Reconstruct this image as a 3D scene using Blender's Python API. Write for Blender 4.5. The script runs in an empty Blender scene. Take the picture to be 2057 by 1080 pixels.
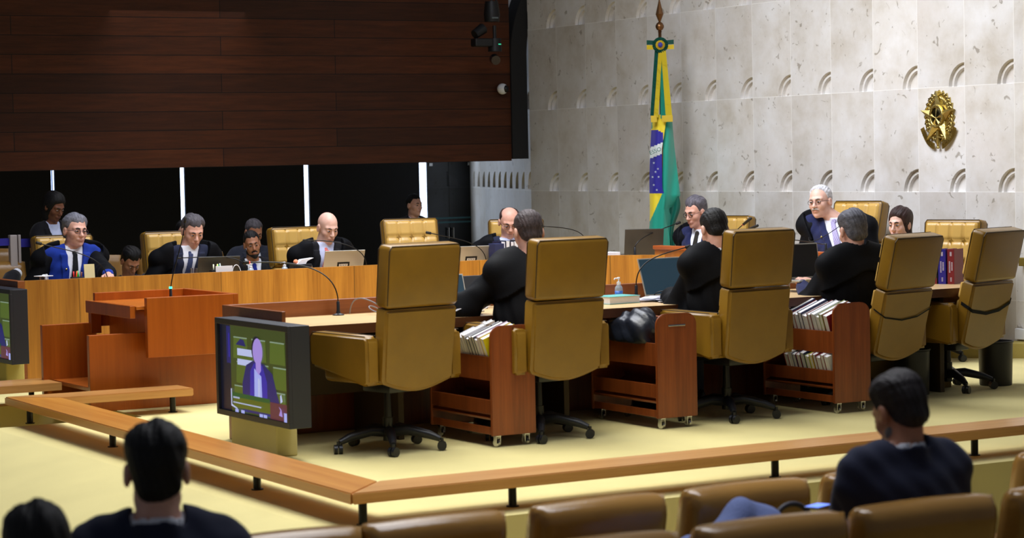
import bpy, bmesh, math, random
import numpy as np
from mathutils import Matrix, Vector
random.seed(7)
rng = np.random.default_rng(7)
PI = math.pi
scene = bpy.context.scene
COL = scene.collection

# ------------------------------------------------------------------ camera
CAM_H = 1.72
cam_d = bpy.data.cameras.new('camera')
cam = bpy.data.objects.new('camera', cam_d)
COL.objects.link(cam)
cr = Vector((0.4960675, 0.8680330, -0.0208751))
cu = Vector((-0.0307144, 0.0415694, 0.9986634))
cf = Vector((-0.8677406, 0.4947633, -0.0472824))
M = Matrix.Identity(4)
for i in range(3):
    M[i][0] = cr[i]; M[i][1] = cu[i]; M[i][2] = -cf[i]
M[2][3] = CAM_H
cam.matrix_world = M
cam_d.sensor_width = 36.0
cam_d.lens = 4627.8 / 2057 * 36.0
cam_d.clip_start = 0.1
cam_d.clip_end = 100
cam_d.dof.use_dof = True
cam_d.dof.focus_distance = 18.3
cam_d.dof.aperture_fstop = 4.0
scene.camera = cam

# ------------------------------------------------------------------ view and world
scene.view_settings.view_transform = 'Standard'
scene.view_settings.look = 'None'
scene.view_settings.gamma = 1.0
scene.view_settings.use_curve_mapping = False
scene.view_settings.exposure = 0.0
world = bpy.data.worlds.new('world')
scene.world = world
world.use_nodes = True
world.node_tree.nodes['Background'].inputs[0].default_value = (0.80, 0.86, 1.0, 1)
world.node_tree.nodes['Background'].inputs[1].default_value = 0.09

def area(name, loc, target, sx, sy, power, color, spread=180):
    d = bpy.data.lights.new(name, 'AREA')
    d.shape = 'RECTANGLE'; d.size = sx; d.size_y = sy
    d.energy = power; d.color = color; d.spread = math.radians(spread)
    o = bpy.data.objects.new(name, d)
    o.location = loc
    o.rotation_euler = (Vector(target) - Vector(loc)).to_track_quat('-Z', 'Y').to_euler()
    COL.objects.link(o)
    return o
area('ceiling_light_center', (-16.2, 8.2, 5.4), (-16.2, 8.2, 0), 4.0, 5.0, 340, (0.90, 0.93, 1.0), 130)
area('ceiling_light_front', (-12.6, 6.6, 5.4), (-12.4, 6.6, 0), 2.5, 5.0, 150, (0.98, 0.97, 0.92), 110)
area('ceiling_light_wall', (-15.5, 9.8, 5.2), (-16.2, 13.2, 1.6), 5.0, 1.5, 158, (0.88, 0.91, 1.0), 130)
area('ceiling_light_seats', (-8.8, 5.0, 4.6), (-8.6, 5.0, 0), 2.0, 5.0, 110, (0.92, 0.94, 1.0), 110)
area('added_fill_back', (-21.8, 9.0, 3.4), (-21.6, 9.0, 0), 1.5, 6.0, 42, (0.95, 0.95, 1.0), 120)  # fill lamp added to brighten the people and seats behind the far desk
area('daylight_gap', (-26.95, 14.07, 1.5), (-24.5, 14.4, 1.2), 0.1, 2.6, 9, (0.75, 0.85, 1.0), 180)

# ------------------------------------------------------------------ materials
def srgb(*c):
    return tuple(((x / 255) / 12.92 if x / 255 <= 0.04045 else (((x / 255) + 0.055) / 1.055) ** 2.4) for x in c) + (1,)

def nn(nt, t, **kw):
    n = nt.nodes.new(t)
    for k, v in kw.items():
        setattr(n, k, v)
    return n

def newmat(name):
    m = bpy.data.materials.new(name)
    m.use_nodes = True
    return m, m.node_tree, m.node_tree.nodes['Principled BSDF']

def mat(name, c, rough=0.5, metal=0.0, var=0.0, vscale=8.0, bump=0.0, bscale=60.0, spec=0.5, emit=None, estr=1.0, trans=0.0, alpha=1.0, stretch=(1, 1, 1), sheen=0.0, coat=0.0):
    m, nt, b = newmat(name)
    b.inputs['Base Color'].default_value = c
    b.inputs['Roughness'].default_value = rough
    b.inputs['Metallic'].default_value = metal
    b.inputs['Specular IOR Level'].default_value = spec
    b.inputs['Transmission Weight'].default_value = trans
    b.inputs['Alpha'].default_value = alpha
    b.inputs['Sheen Weight'].default_value = sheen
    b.inputs['Coat Weight'].default_value = coat
    if emit:
        b.inputs['Emission Color'].default_value = emit
        b.inputs['Emission Strength'].default_value = estr
    if var > 0 or bump > 0:
        tc = nn(nt, 'ShaderNodeTexCoord')
        mp = nn(nt, 'ShaderNodeMapping')
        mp.inputs['Scale'].default_value = stretch
        nt.links.new(tc.outputs['Object'], mp.inputs[0])
    if var > 0:
        no = nn(nt, 'ShaderNodeTexNoise')
        no.inputs['Scale'].default_value = vscale
        no.inputs['Detail'].default_value = 5
        nt.links.new(mp.outputs[0], no.inputs['Vector'])
        rp = nn(nt, 'ShaderNodeValToRGB')
        rp.color_ramp.elements[0].position = 0.3
        rp.color_ramp.elements[1].position = 0.7
        rp.color_ramp.elements[0].color = tuple(x * (1 - var) for x in c[:3]) + (1,)
        rp.color_ramp.elements[1].color = tuple(min(1, x * (1 + var)) for x in c[:3]) + (1,)
        nt.links.new(no.outputs[0], rp.inputs[0])
        nt.links.new(rp.outputs[0], b.inputs['Base Color'])
    if bump > 0:
        n2 = nn(nt, 'ShaderNodeTexNoise')
        n2.inputs['Scale'].default_value = bscale
        n2.inputs['Detail'].default_value = 3
        nt.links.new(mp.outputs[0], n2.inputs['Vector'])
        bp = nn(nt, 'ShaderNodeBump')
        bp.inputs['Strength'].default_value = bump
        bp.inputs['Distance'].default_value = 0.01
        nt.links.new(n2.outputs[0], bp.inputs['Height'])
        nt.links.new(bp.outputs[0], b.inputs['Normal'])
    return m

def math_n(nt, op, a, b=None, c=None):
    n = nn(nt, 'ShaderNodeMath', operation=op)
    for i, v in enumerate((a, b, c)):
        if v is None: continue
        if isinstance(v, (int, float)): n.inputs[i].default_value = v
        else: nt.links.new(v, n.inputs[i])
    return n.outputs[0]

def mixc(nt, fac, a, b, blend='MIX'):
    n = nn(nt, 'ShaderNodeMix', data_type='RGBA', blend_type=blend)
    for i, v in ((0, fac), (6, a), (7, b)):
        if isinstance(v, (int, float)): n.inputs[i].default_value = v
        elif isinstance(v, tuple): n.inputs[i].default_value = v
        else: nt.links.new(v, n.inputs[i])
    return n.outputs[2]

def wood(name, c1, c2, rough=0.35, grain='Z', scale=1.0, seam=None, seamw=0.6, coat=0.15):
    """streaky veneer; grain runs along the named axis, seam = axis along which sheets change tone"""
    m, nt, b = newmat(name)
    tc = nn(nt, 'ShaderNodeTexCoord')
    mp = nn(nt, 'ShaderNodeMapping')
    s = {'X': (0.6, 14, 14), 'Y': (14, 0.6, 14), 'Z': (14, 14, 0.6)}[grain]
    mp.inputs['Scale'].default_value = tuple(x * scale for x in s)
    nt.links.new(tc.outputs['Object'], mp.inputs[0])
    n1 = nn(nt, 'ShaderNodeTexNoise'); n1.inputs['Scale'].default_value = 0.6; n1.inputs['Detail'].default_value = 8; n1.inputs['Roughness'].default_value = 0.7
    nt.links.new(mp.outputs[0], n1.inputs['Vector'])
    n2 = nn(nt, 'ShaderNodeTexNoise'); n2.inputs['Scale'].default_value = 5; n2.inputs['Detail'].default_value = 4
    nt.links.new(mp.outputs[0], n2.inputs['Vector'])
    f = math_n(nt, 'ADD', math_n(nt, 'MULTIPLY', n1.outputs[0], 0.75), math_n(nt, 'MULTIPLY', n2.outputs[0], 0.25))
    rp = nn(nt, 'ShaderNodeValToRGB')
    rp.color_ramp.elements[0].position = 0.36; rp.color_ramp.elements[1].position = 0.64
    rp.color_ramp.elements[0].color = c1; rp.color_ramp.elements[1].color = c2
    nt.links.new(f, rp.inputs[0])
    out = rp.outputs[0]
    if seam:
        sp = nn(nt, 'ShaderNodeSeparateXYZ'); nt.links.new(tc.outputs['Object'], sp.inputs[0])
        v = math_n(nt, 'DIVIDE', sp.outputs[seam], seamw)
        wn = nn(nt, 'ShaderNodeTexWhiteNoise', noise_dimensions='1D')
        nt.links.new(math_n(nt, 'FLOOR', v), wn.inputs['W'])
        k = math_n(nt, 'MULTIPLY_ADD', wn.outputs[0], 0.28, 0.86)
        edge = math_n(nt, 'LESS_THAN', math_n(nt, 'FRACT', v), 0.008)
        k2 = math_n(nt, 'SUBTRACT', k, math_n(nt, 'MULTIPLY', edge, 0.45))
        cb = nn(nt, 'ShaderNodeCombineColor')
        for i in range(3): nt.links.new(k2, cb.inputs[i])
        out = mixc(nt, 1.0, out, cb.outputs[0], 'MULTIPLY')
    nt.links.new(out, b.inputs['Base Color'])
    b.inputs['Roughness'].default_value = rough
    b.inputs['Coat Weight'].default_value = coat
    b.inputs['Coat Roughness'].default_value = 0.25
    return m

M_LEATHER = mat('mustard_leather', srgb(138, 102, 30), 0.30, var=0.10, vscale=5, bump=0.06, bscale=220)
M_LEATHER_T = mat('tufted_leather', srgb(205, 163, 84), 0.32, var=0.07, vscale=6, bump=0.06, bscale=200)
M_LEATHER_S = mat('seat_leather', srgb(158, 116, 56), 0.22, var=0.12, vscale=4, bump=0.08, bscale=90)
M_PIPING = mat('dark_piping', srgb(60, 42, 20), 0.5)
M_BLACK = mat('black_plastic', srgb(24, 26, 32), 0.38, bump=0.03, bscale=300)
M_BLACKM = mat('black_metal', srgb(20, 20, 22), 0.3, metal=0.4)
M_DARK = mat('matte_black', srgb(16, 16, 18), 0.7)
M_CHROME = mat('chrome', srgb(200, 200, 200), 0.2, metal=1.0)
M_WHITE = mat('white_plastic', srgb(236, 238, 242), 0.45)
M_PAPER = mat('paper', srgb(238, 238, 246), 0.8)
M_PAGES = mat('book_pages', srgb(232, 230, 234), 0.85, var=0.05, vscale=200)
M_SILVER = mat('silver_laptop', srgb(190, 186, 176), 0.4, metal=0.35)
M_GREYLAP = mat('dark_grey_laptop', srgb(74, 72, 68), 0.45, metal=0.2)
M_SCREENOFF = mat('laptop_display', srgb(30, 46, 56), 0.35, emit=srgb(40, 66, 82), estr=0.5)
M_GLASS = mat('clear_glass', (0.95, 0.97, 1, 1), 0.03, trans=1.0)
M_GOLD = mat('polished_brass', srgb(196, 176, 110), 0.34, metal=1.0, bump=0.25, bscale=60)
M_BRONZE = mat('bronze', srgb(120, 84, 52), 0.35, metal=0.9)
M_WOODFAR = wood('honey_veneer', srgb(150, 92, 26), srgb(196, 132, 48), 0.35, 'Z', 1.0, seam=1, seamw=1.22)
M_WOODBENCH = wood('orange_veneer', srgb(158, 92, 30), srgb(186, 114, 44), 0.3, 'Z', 0.8)
M_WOODLECT = wood('red_brown_veneer', srgb(150, 72, 14), srgb(178, 92, 24), 0.3, 'Z', 0.7)
M_WOODDARK = wood('mahogany', srgb(110, 52, 20), srgb(148, 76, 32), 0.3, 'Z', 0.9)
M_WOODTOP = wood('maple_top', srgb(206, 172, 122), srgb(226, 194, 144), 0.35, 'Y', 1.0)
M_WOODUP = wood('walnut_board', srgb(118, 62, 28), srgb(150, 86, 42), 0.35, 'Y', 0.8)
M_RAIL_Y = wood('rail_wood_y', srgb(178, 120, 58), srgb(216, 164, 100), 0.3, 'Y', 0.5, coat=0.3)
M_RAIL_X = wood('rail_wood_x', srgb(184, 116, 40), srgb(216, 152, 66), 0.3, 'X', 0.5, coat=0.3)
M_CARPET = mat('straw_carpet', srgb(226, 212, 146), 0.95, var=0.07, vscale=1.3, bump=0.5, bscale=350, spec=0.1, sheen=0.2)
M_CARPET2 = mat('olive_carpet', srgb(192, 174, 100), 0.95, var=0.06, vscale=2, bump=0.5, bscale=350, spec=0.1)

# ------------------------------------------------------------------ object helpers
def link(name, me, m=None, parent=None):
    o = bpy.data.objects.new(name, me)
    COL.objects.link(o)
    if m is not None:
        for x in (m if isinstance(m, (list, tuple)) else [m]):
            me.materials.append(x)
    if parent is not None:
        o.parent = parent
    return o

def obj(name, bm, m, parent=None, smooth=False, angle=None):
    me = bpy.data.meshes.new(name)
    bm.normal_update()
    bm.to_mesh(me); bm.free()
    if smooth or angle:
        me.polygons.foreach_set('use_smooth', [True] * len(me.polygons))
        if angle:
            me.set_sharp_from_angle(angle=math.radians(angle))
    return link(name, me, m, parent)

def tag(o, label, cat, group=None, kind=None):
    o['label'] = label; o['category'] = cat
    if group: o['group'] = group
    if kind: o['kind'] = kind
    return o

def struct(name, bm, m, **kw):
    o = obj(name, bm, m, **kw)
    o['kind'] = 'structure'
    return o

def thing(name, label, cat, loc=(0, 0, 0), rz=0.0, group=None):
    o = bpy.data.objects.new(name, None)
    o.empty_display_size = 0.1
    COL.objects.link(o)
    o.location = loc
    o.rotation_euler = (0, 0, rz)
    return tag(o, label, cat, group)

def dup(root, loc, rz, label=None, group=None):
    r = root.copy(); COL.objects.link(r)
    r.location = loc; r.rotation_euler = (root.rotation_euler[0], root.rotation_euler[1], rz)
    if label: r['label'] = label
    if group: r['group'] = group
    for ch in list(root.children):
        c = ch.copy(); COL.objects.link(c); c.parent = r
        for g in list(ch.children):
            d = g.copy(); COL.objects.link(d); d.parent = c
    return r

def NB(): return bmesh.new()

def box(bm, lo, hi, bev=0.0, seg=2, mtx=None, mi=0):
    lo = Vector(lo); hi = Vector(hi)
    r = bmesh.ops.create_cube(bm, size=1.0)
    vs = r['verts']
    for v in vs:
        v.co = Vector(((v.co.x + .5) * (hi.x - lo.x) + lo.x, (v.co.y + .5) * (hi.y - lo.y) + lo.y, (v.co.z + .5) * (hi.z - lo.z) + lo.z))
    fs = set(f for v in vs for f in v.link_faces)
    for f in fs: f.material_index = mi
    if bev > 0:
        es = list(set(e for v in vs for e in v.link_edges))
        r2 = bmesh.ops.bevel(bm, geom=es, offset=bev, segments=seg, profile=0.5, affect='EDGES')
        vs = list(set(r2['verts']) | set(v for v in vs if v.is_valid))
        for f in r2['faces']: f.material_index = mi
    if mtx is not None:
        for v in vs: v.co = mtx @ v.co
    return vs

def prism(bm, pts, axis, a, b, mi=0, mtx=None):
    """extrude 2-D outline pts between a and b along axis ('X','Y','Z')"""
    def p3(p, t):
        if axis == 'X': return (t, p[0], p[1])
        if axis == 'Y': return (p[0], t, p[1])
        return (p[0], p[1], t)
    va = [bm.verts.new(p3(p, a)) for p in pts]
    vb = [bm.verts.new(p3(p, b)) for p in pts]
    n = len(pts)
    fs = [bm.faces.new(va[::-1]), bm.faces.new(vb)]
    for i in range(n):
        fs.append(bm.faces.new((va[i], va[(i + 1) % n], vb[(i + 1) % n], vb[i])))
    for f in fs: f.material_index = mi
    bmesh.ops.recalc_face_normals(bm, faces=fs)
    if mtx is not None:
        for v in va + vb: v.co = mtx @ v.co
    return va + vb

def tube(bm, pts, rad, n=10, mi=0, cap=True):
    pts = [Vector(p) for p in pts]
    if isinstance(rad, (int, float)): rad = [rad] * len(pts)
    rings = []
    up = Vector((0, 0, 1))
    prev = None
    for i, p in enumerate(pts):
        t = (pts[min(i + 1, len(pts) - 1)] - pts[max(i - 1, 0)]).normalized()
        if prev is None:
            a = up if abs(t.z) < 0.9 else Vector((1, 0, 0))
            u = t.cross(a).normalized()
        else:
            u = (prev - t * prev.dot(t)).normalized()
        prev = u
        w = t.cross(u)
        rings.append([bm.verts.new(p + (u * math.cos(2 * PI * k / n) + w * math.sin(2 * PI * k / n)) * rad[i]) for k in range(n)])
    for i in range(len(rings) - 1):
        for k in range(n):
            f = bm.faces.new((rings[i][k], rings[i][(k + 1) % n], rings[i + 1][(k + 1) % n], rings[i + 1][k]))
            f.material_index = mi
    if cap:
        for rr in (rings[0][::-1], rings[-1]):
            f = bm.faces.new(rr); f.material_index = mi

def lathe(bm, prof, n=24, c=(0, 0, 0), mi=0):
    rings = []
    for r, z in prof:
        rings.append([bm.verts.new((c[0] + r * math.cos(2 * PI * k / n), c[1] + r * math.sin(2 * PI * k / n), c[2] + z)) for k in range(n)])
    for i in range(len(rings) - 1):
        for k in range(n):
            f = bm.faces.new((rings[i][k], rings[i][(k + 1) % n], rings[i + 1][(k + 1) % n], rings[i + 1][k])); f.material_index = mi
    for rr in (rings[0][::-1], rings[-1]):
        f = bm.faces.new(rr); f.material_index = mi

def ellip(bm, c, r, mtx=None, mi=0, seg=16):
    m = Matrix.Translation(c) @ Matrix.Diagonal((r[0], r[1], r[2], 1))
    if mtx is not None: m = mtx @ m
    res = bmesh.ops.create_uvsphere(bm, u_segments=seg, v_segments=max(6, seg // 2), radius=1.0, matrix=m)
    for v in res['verts']:
        for f in v.link_faces: f.material_index = mi

def bez(p0, p1, p2, p3, n=16):
    out = []
    for i in range(n + 1):
        t = i / n
        out.append(Vector(p0) * (1 - t) ** 3 + Vector(p1) * 3 * t * (1 - t) ** 2 + Vector(p2) * 3 * t * t * (1 - t) + Vector(p3) * t ** 3)
    return out

# ------------------------------------------------------------------ the stone wall with its carved quarter arches
YW = 13.197; PITCH = 0.618; Z0 = 1.361; CH = 0.9085; X0 = -22.052
def stone_material(name, axis, origin, pitch):
    m, nt, b = newmat(name)
    tc = nn(nt, 'ShaderNodeTexCoord')
    sp = nn(nt, 'ShaderNodeSeparateXYZ'); nt.links.new(tc.outputs['Object'], sp.inputs[0])
    u = math_n(nt, 'DIVIDE', math_n(nt, 'SUBTRACT', sp.outputs[axis], origin), pitch)
    v = math_n(nt, 'DIVIDE', math_n(nt, 'SUBTRACT', sp.outputs[2], Z0), CH)
    cb = nn(nt, 'ShaderNodeCombineXYZ')
    nt.links.new(math_n(nt, 'FLOOR', u), cb.inputs[0]); nt.links.new(math_n(nt, 'FLOOR', v), cb.inputs[1])
    wn = nn(nt, 'ShaderNodeTexWhiteNoise', noise_dimensions='2D'); nt.links.new(cb.outputs[0], wn.inputs['Vector'])
    # shift the noise per block so that the veining breaks at every joint
    vm = nn(nt, 'ShaderNodeVectorMath', operation='MULTIPLY_ADD')
    nt.links.new(wn.outputs['Color'], vm.inputs[0]); vm.inputs[1].default_value = (7, 7, 7); nt.links.new(tc.outputs['Object'], vm.inputs[2])
    n1 = nn(nt, 'ShaderNodeTexNoise'); n1.inputs['Scale'].default_value = 2.2; n1.inputs['Detail'].default_value = 9; n1.inputs['Roughness'].default_value = 0.62; n1.inputs['Distortion'].default_value = 0.15
    nt.links.new(vm.outputs[0], n1.inputs['Vector'])
    rp = nn(nt, 'ShaderNodeValToRGB')
    e = rp.color_ramp.elements
    e[0].position = 0.30; e[0].color = srgb(196, 188, 176)
    e[1].position = 0.66; e[1].color = srgb(226, 224, 222)
    x = e.new(0.46); x.color = srgb(212, 207, 200)
    nt.links.new(n1.outputs[0], rp.inputs[0])
    # pinkish clouds in some blocks
    n3 = nn(nt, 'ShaderNodeTexNoise'); n3.inputs['Scale'].default_value = 1.1; n3.inputs['Detail'].default_value = 4
    nt.links.new(vm.outputs[0], n3.inputs['Vector'])
    pk = nn(nt, 'ShaderNodeMapRange'); pk.inputs[1].default_value = 0.56; pk.inputs[2].default_value = 0.72; pk.inputs[4].default_value = 0.3
    nt.links.new(n3.outputs[0], pk.inputs[0])
    c = mixc(nt, pk.outputs[0], rp.outputs[0], srgb(196, 176, 156))
    # pits
    n2 = nn(nt, 'ShaderNodeTexNoise'); n2.inputs['Scale'].default_value = 11; n2.inputs['Detail'].default_value = 3; n2.inputs['Distortion'].default_value = 1.2
    nt.links.new(vm.outputs[0], n2.inputs['Vector'])
    pit = nn(nt, 'ShaderNodeMapRange'); pit.inputs[1].default_value = 0.655; pit.inputs[2].default_value = 0.71; pit.inputs[4].default_value = 0.6
    nt.links.new(n2.outputs[0], pit.inputs[0])
    c = mixc(nt, pit.outputs[0], c, srgb(120, 108, 88))
    tone = math_n(nt, 'MULTIPLY_ADD', wn.outputs['Value'], 0.14, 0.90)
    tc3 = nn(nt, 'ShaderNodeCombineColor')
    for i in range(3): nt.links.new(tone, tc3.inputs[i])
    c = mixc(nt, 1.0, c, tc3.outputs[0], 'MULTIPLY')
    # pale joints
    fu = math_n(nt, 'FRACT', u); fv = math_n(nt, 'FRACT', v)
    ju = math_n(nt, 'LESS_THAN', fu, 0.010); jv = math_n(nt, 'LESS_THAN', fv, 0.007)
    j = math_n(nt, 'MULTIPLY', math_n(nt, 'MAXIMUM', ju, jv), 0.7)
    c = mixc(nt, j, c, srgb(238, 236, 232))
    nt.links.new(c, b.inputs['Base Color'])
    b.inputs['Roughness'].default_value = 0.42
    return m
M_STONE = stone_material('travertine_blocks', 0, X0, PITCH)

def stone_panel(bm, P, i0, i1, k0, k1, w, h, z0, rad, depth, arch_from=0, steps=10, clip=None):
    """P(u, d, z) -> world; blocks i0..i1 by k0..k1, each with a carved quarter arch in its lower right corner"""
    def V(u, d, z): return bm.verts.new(P(u, d, z))
    for i in range(i0, i1):
        for k in range(k0, k1):
            ua, ub = (i) * w, (i + 1) * w
            if clip is not None: ub = min(ub, clip); 
            za, zb = z0 + k * h, z0 + (k + 1) * h
            if k < arch_from or ub - ua < rad * 1.2:
                bm.faces.new([V(ua, 0, za), V(ub, 0, za), V(ub, 0, zb), V(ua, 0, zb)]); continue
            def arc(r, d):
                return [(ub - r * math.cos(a), d, za + r * math.sin(a)) for a in [j * PI / 2 / steps for j in range(steps + 1)]]
            A = arc(rad, 0)
            bm.faces.new([V(ua, 0, za)] + [V(*p) for p in A] + [V(ub, 0, zb), V(ua, 0, zb)])
            prof = [(rad, 0.0), (rad * 0.97, depth * .55), (rad * 0.80, depth * .42), (rad * 0.77, depth * .95), (rad * .62, depth)]
            rows = [[V(*p) for p in arc(r, d)] for r, d in prof]
            for a, b2 in zip(rows, rows[1:]):
                for j in range(steps):
                    bm.faces.new([a[j], a[j + 1], b2[j + 1], b2[j]])
            # floor of the recess, rising back to the face at the right hand joint
            c = V(ub, depth, za)
            for j in range(steps):
                bm.faces.new([rows[-1][j], rows[-1][j + 1], c])
            # the right side of the recess
            ctop = [(ub, d, za + r) for r, d in prof]
            bm.faces.new([V(ub, 0, za)] + [V(*p) for p in ctop] + [V(ub, depth, za)])
            bm.faces.new([V(ub, 0, za)] + [V(ub - r, d, za) for r, d in prof] + [V(ub, depth, za)])

bm = NB()
# main wall, blocks numbered so that right edge of block i is the measured joint i
stone_panel(bm, lambda u, d, z: (X0 + u, YW + d, z), -1, 17, -2, 5, PITCH, CH, Z0, 0.205, 0.055, arch_from=0)
wall_right = struct('wall_right', bm, M_STONE)
bm = NB()
box(bm, (X0 - PITCH, YW + 0.07, -0.5), (X0 + 17 * PITCH, YW + 0.35, Z0 + 5 * CH))
o = struct('wall_right_core', bm, M_STONE)
o.name = 'trim_1'
# the oblique return of the same stone, running away behind the far bench
CX = X0 - PITCH + 0.0
R0 = Vector((CX, YW, 0)); R1 = Vector((-27.0, 14.78, 0))
rdir = (R1 - R0).normalized(); rn = Vector((-rdir.y, rdir.x, 0))
if rn.y < 0: rn = -rn
RL = (R1 - R0).length
NR = 11
bm = NB()
stone_panel(bm, lambda u, d, z: (R1.x - rdir.x * u + rn.x * d, R1.y - rdir.y * u + rn.y * d, z), 0, NR, -2, 3, RL / NR, CH, Z0 + 0.02, 0.20, 0.05, arch_from=0)
bmesh.ops.reverse_faces(bm, faces=bm.faces)
M_STONE2 = stone_material('travertine_return', 0, -27.0, RL / NR * abs(rdir.x))
wr = struct('wall_return', bm, M_STONE2)
wr.name = 'wall_back'

# ------------------------------------------------------------------ upper wall of dark wood planks
def plank_material():
    m, nt, b = newmat('dark_planks')
    tc = nn(nt, 'ShaderNodeTexCoord')
    sp = nn(nt, 'ShaderNodeSeparateXYZ'); nt.links.new(tc.outputs['Object'], sp.inputs[0])
    cb = nn(nt, 'ShaderNodeCombineXYZ'); nt.links.new(sp.outputs[1], cb.inputs[0]); nt.links.new(sp.outputs[2], cb.inputs[1])
    mp = nn(nt, 'ShaderNodeMapping'); mp.inputs['Location'].default_value = (0, -1.71 + 0.196 * 20, 0)
    nt.links.new(cb.outputs[0], mp.inputs[0])
    br = nn(nt, 'ShaderNodeTexBrick', offset=0.37, offset_frequency=2)
    br.inputs['Scale'].default_value = 1.0
    br.inputs['Brick Width'].default_value = 3.6; br.inputs['Row Height'].default_value = 0.196
    br.inputs['Mortar Size'].default_value = 0.004; br.inputs['Mortar Smooth'].default_value = 0.0
    br.inputs['Color1'].default_value = srgb(62, 29, 9); br.inputs['Color2'].default_value = srgb(90, 44, 15)
    br.inputs['Mortar'].default_value = srgb(14, 6, 3)
    nt.links.new(mp.outputs[0], br.inputs['Vector'])
    m2 = nn(nt, 'ShaderNodeMapping'); m2.inputs['Scale'].default_value = (1, 1.2, 16)
    nt.links.new(tc.outputs['Object'], m2.inputs[0])
    no = nn(nt, 'ShaderNodeTexNoise'); no.inputs['Scale'].default_value = 1.6; no.inputs['Detail'].default_value = 8; no.inputs['Roughness'].default_value = .7
    nt.links.new(m2.outputs[0], no.inputs['Vector'])
    mr = nn(nt, 'ShaderNodeMapRange'); mr.inputs[1].default_value = .3; mr.inputs[2].default_value = .7; mr.inputs[3].default_value = .55; mr.inputs[4].default_value = 1.25
    nt.links.new(no.outputs[0], mr.inputs[0])
    c3 = nn(nt, 'ShaderNodeCombineColor')
    for i in range(3): nt.links.new(mr.outputs[0], c3.inputs[i])
    c = mixc(nt, 1.0, br.outputs['Color'], c3.outputs[0], 'MULTIPLY')
    nt.links.new(c, b.inputs['Base Color'])
    b.inputs['Roughness'].default_value = 0.55
    b.inputs['Specular IOR Level'].default_value = 0.3
    return m
M_PLANK = plank_material()
WX = -22.72
bm = NB()
box(bm, (WX - 0.25, -2.0, 1.71), (WX, 12.98, 5.2))
struct('wall_left', bm, M_PLANK)
# black edge strip between planks and stone, bending outwards near the ceiling
bm = NB()
pts = [(12.98, 1.73), (13.19, 1.73)]
def bend(z): return 0.0 if z < 2.9 else 0.30 * ((z - 2.9) / 0.9) ** 2
zs = [1.73 + i * 0.12 for i in range(28)]
outl = [(12.98 + bend(z), z) for z in zs] + [(13.185 + bend(z), z) for z in reversed(zs)]
prism(bm, outl, 'X', WX - 0.2, WX + 0.03)
struct('trim_2', bm, M_DARK)

# ------------------------------------------------------------------ window wall with black blinds, strips of daylight between them
M_BLIND = mat('black_blind', srgb(30, 30, 34), 0.8, var=0.1, vscale=30, stretch=(1, 1, 8))
M_SKY = mat('daylight_between_blinds', (1, 1, 1, 1), 1.0, emit=(0.62, 0.76, 1.0, 1), estr=3.2)
bm = NB()
box(bm, (-27.30, 3.0, -0.4), (-27.26, 14.6, 3.2))
struct('window_1', bm, M_SKY)
gaps = [(9.00, 9.045), (10.665, 10.725), (12.355, 12.425), (14.02, 14.115)]
ya = 3.0
for n, (g0, g1) in enumerate(gaps):
    bm = NB()
    box(bm, (-27.04, ya, -0.35), (-27.0, g0, 3.1), 0.004)
    struct('window_blind', bm, M_BLIND)
    bpy.data.objects  # keep order
    ya = g1
# slender mullion in two of the gaps
bm = NB()
box(bm, (-27.10, 10.672, -0.35), (-27.06, 10.684, 3.1)); box(bm, (-27.10, 9.004, -0.35), (-27.06, 9.012, 3.1)); box(bm, (-27.10, 9.034, -0.35), (-27.06, 9.04, 3.1))
struct('trim_3', bm, mat('blue_grey_mullion', srgb(70, 110, 160), 0.4))
# the dark glass door beside the stone
M_DGLASS = mat('smoked_glass', srgb(10, 16, 20), 0.06, spec=0.6)
M_TEAL = mat('teal_door_stripe', srgb(58, 110, 120), 0.4)
door = bpy.data.objects.new('door_1', None); COL.objects.link(door); door['kind'] = 'structure'
for a, b_ in ((14.13, 14.456), (14.4565, 14.80)):
    bm = NB(); box(bm, (-27.02, a, -0.4), (-27.0, b_, 2.1), 0.003); obj('door_leaf', bm, M_DGLASS, door)
bm = NB()
for z in (0.90, 0.955): box(bm, (-27.0, 14.14, z), (-26.994, 14.79, z + 0.022))
obj('door_stripe', bm, M_TEAL, door)
for y in (14.42, 14.49):
    bm = NB(); tube(bm, [(-26.96, y, 0.70), (-26.96, y, 0.84)], 0.010); tube(bm, [(-27.0, y, 0.72), (-26.96, y, 0.72)], 0.006, 6); tube(bm, [(-27.0, y, 0.82), (-26.96, y, 0.82)], 0.006, 6)
    obj('door_handle', bm, M_CHROME, door)
for y in (14.16, 14.74):
    bm = NB(); box(bm, (-27.0, y, 1.66), (-26.98, y + 0.05, 1.70), 0.003); obj('door_clamp', bm, M_CHROME, door)
bm = NB(); box(bm, (-27.06, 14.11, 2.1), (-26.98, 14.82, 3.1)); struct('trim_4', bm, M_DARK)

# ------------------------------------------------------------------ floors
bm = NB()
# platform slab (top z=0) with the sunken aisle at its far left front
prism(bm, [(-9.66, 4.56), (-9.66, 13.5), (-20.9, 13.5), (-20.9, -2.0), (-16.42, -2.0), (-16.42, 5.62), (-15.06, 5.62), (-15.06, 4.56)], 'Z', -0.6, 0.0)
struct('floor', bm, M_CARPET)
bm = NB()
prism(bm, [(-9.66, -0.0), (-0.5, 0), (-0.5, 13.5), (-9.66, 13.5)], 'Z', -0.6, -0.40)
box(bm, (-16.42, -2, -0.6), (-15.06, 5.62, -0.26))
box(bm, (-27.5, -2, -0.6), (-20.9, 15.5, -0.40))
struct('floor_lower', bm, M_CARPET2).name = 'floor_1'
bm = NB()   # ramp going down from the left leg of the rail
prism(bm, [(4.56, 0.0), (4.56, -0.55), (-2.0, -0.55), (-2.0, -0.50), (2.2, -0.42)], 'X', -15.06, -9.66)
struct('floor_ramp', bm, M_CARPET).name = 'floor_2'
bm = NB()   # carpeted step below the stone wall
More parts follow.
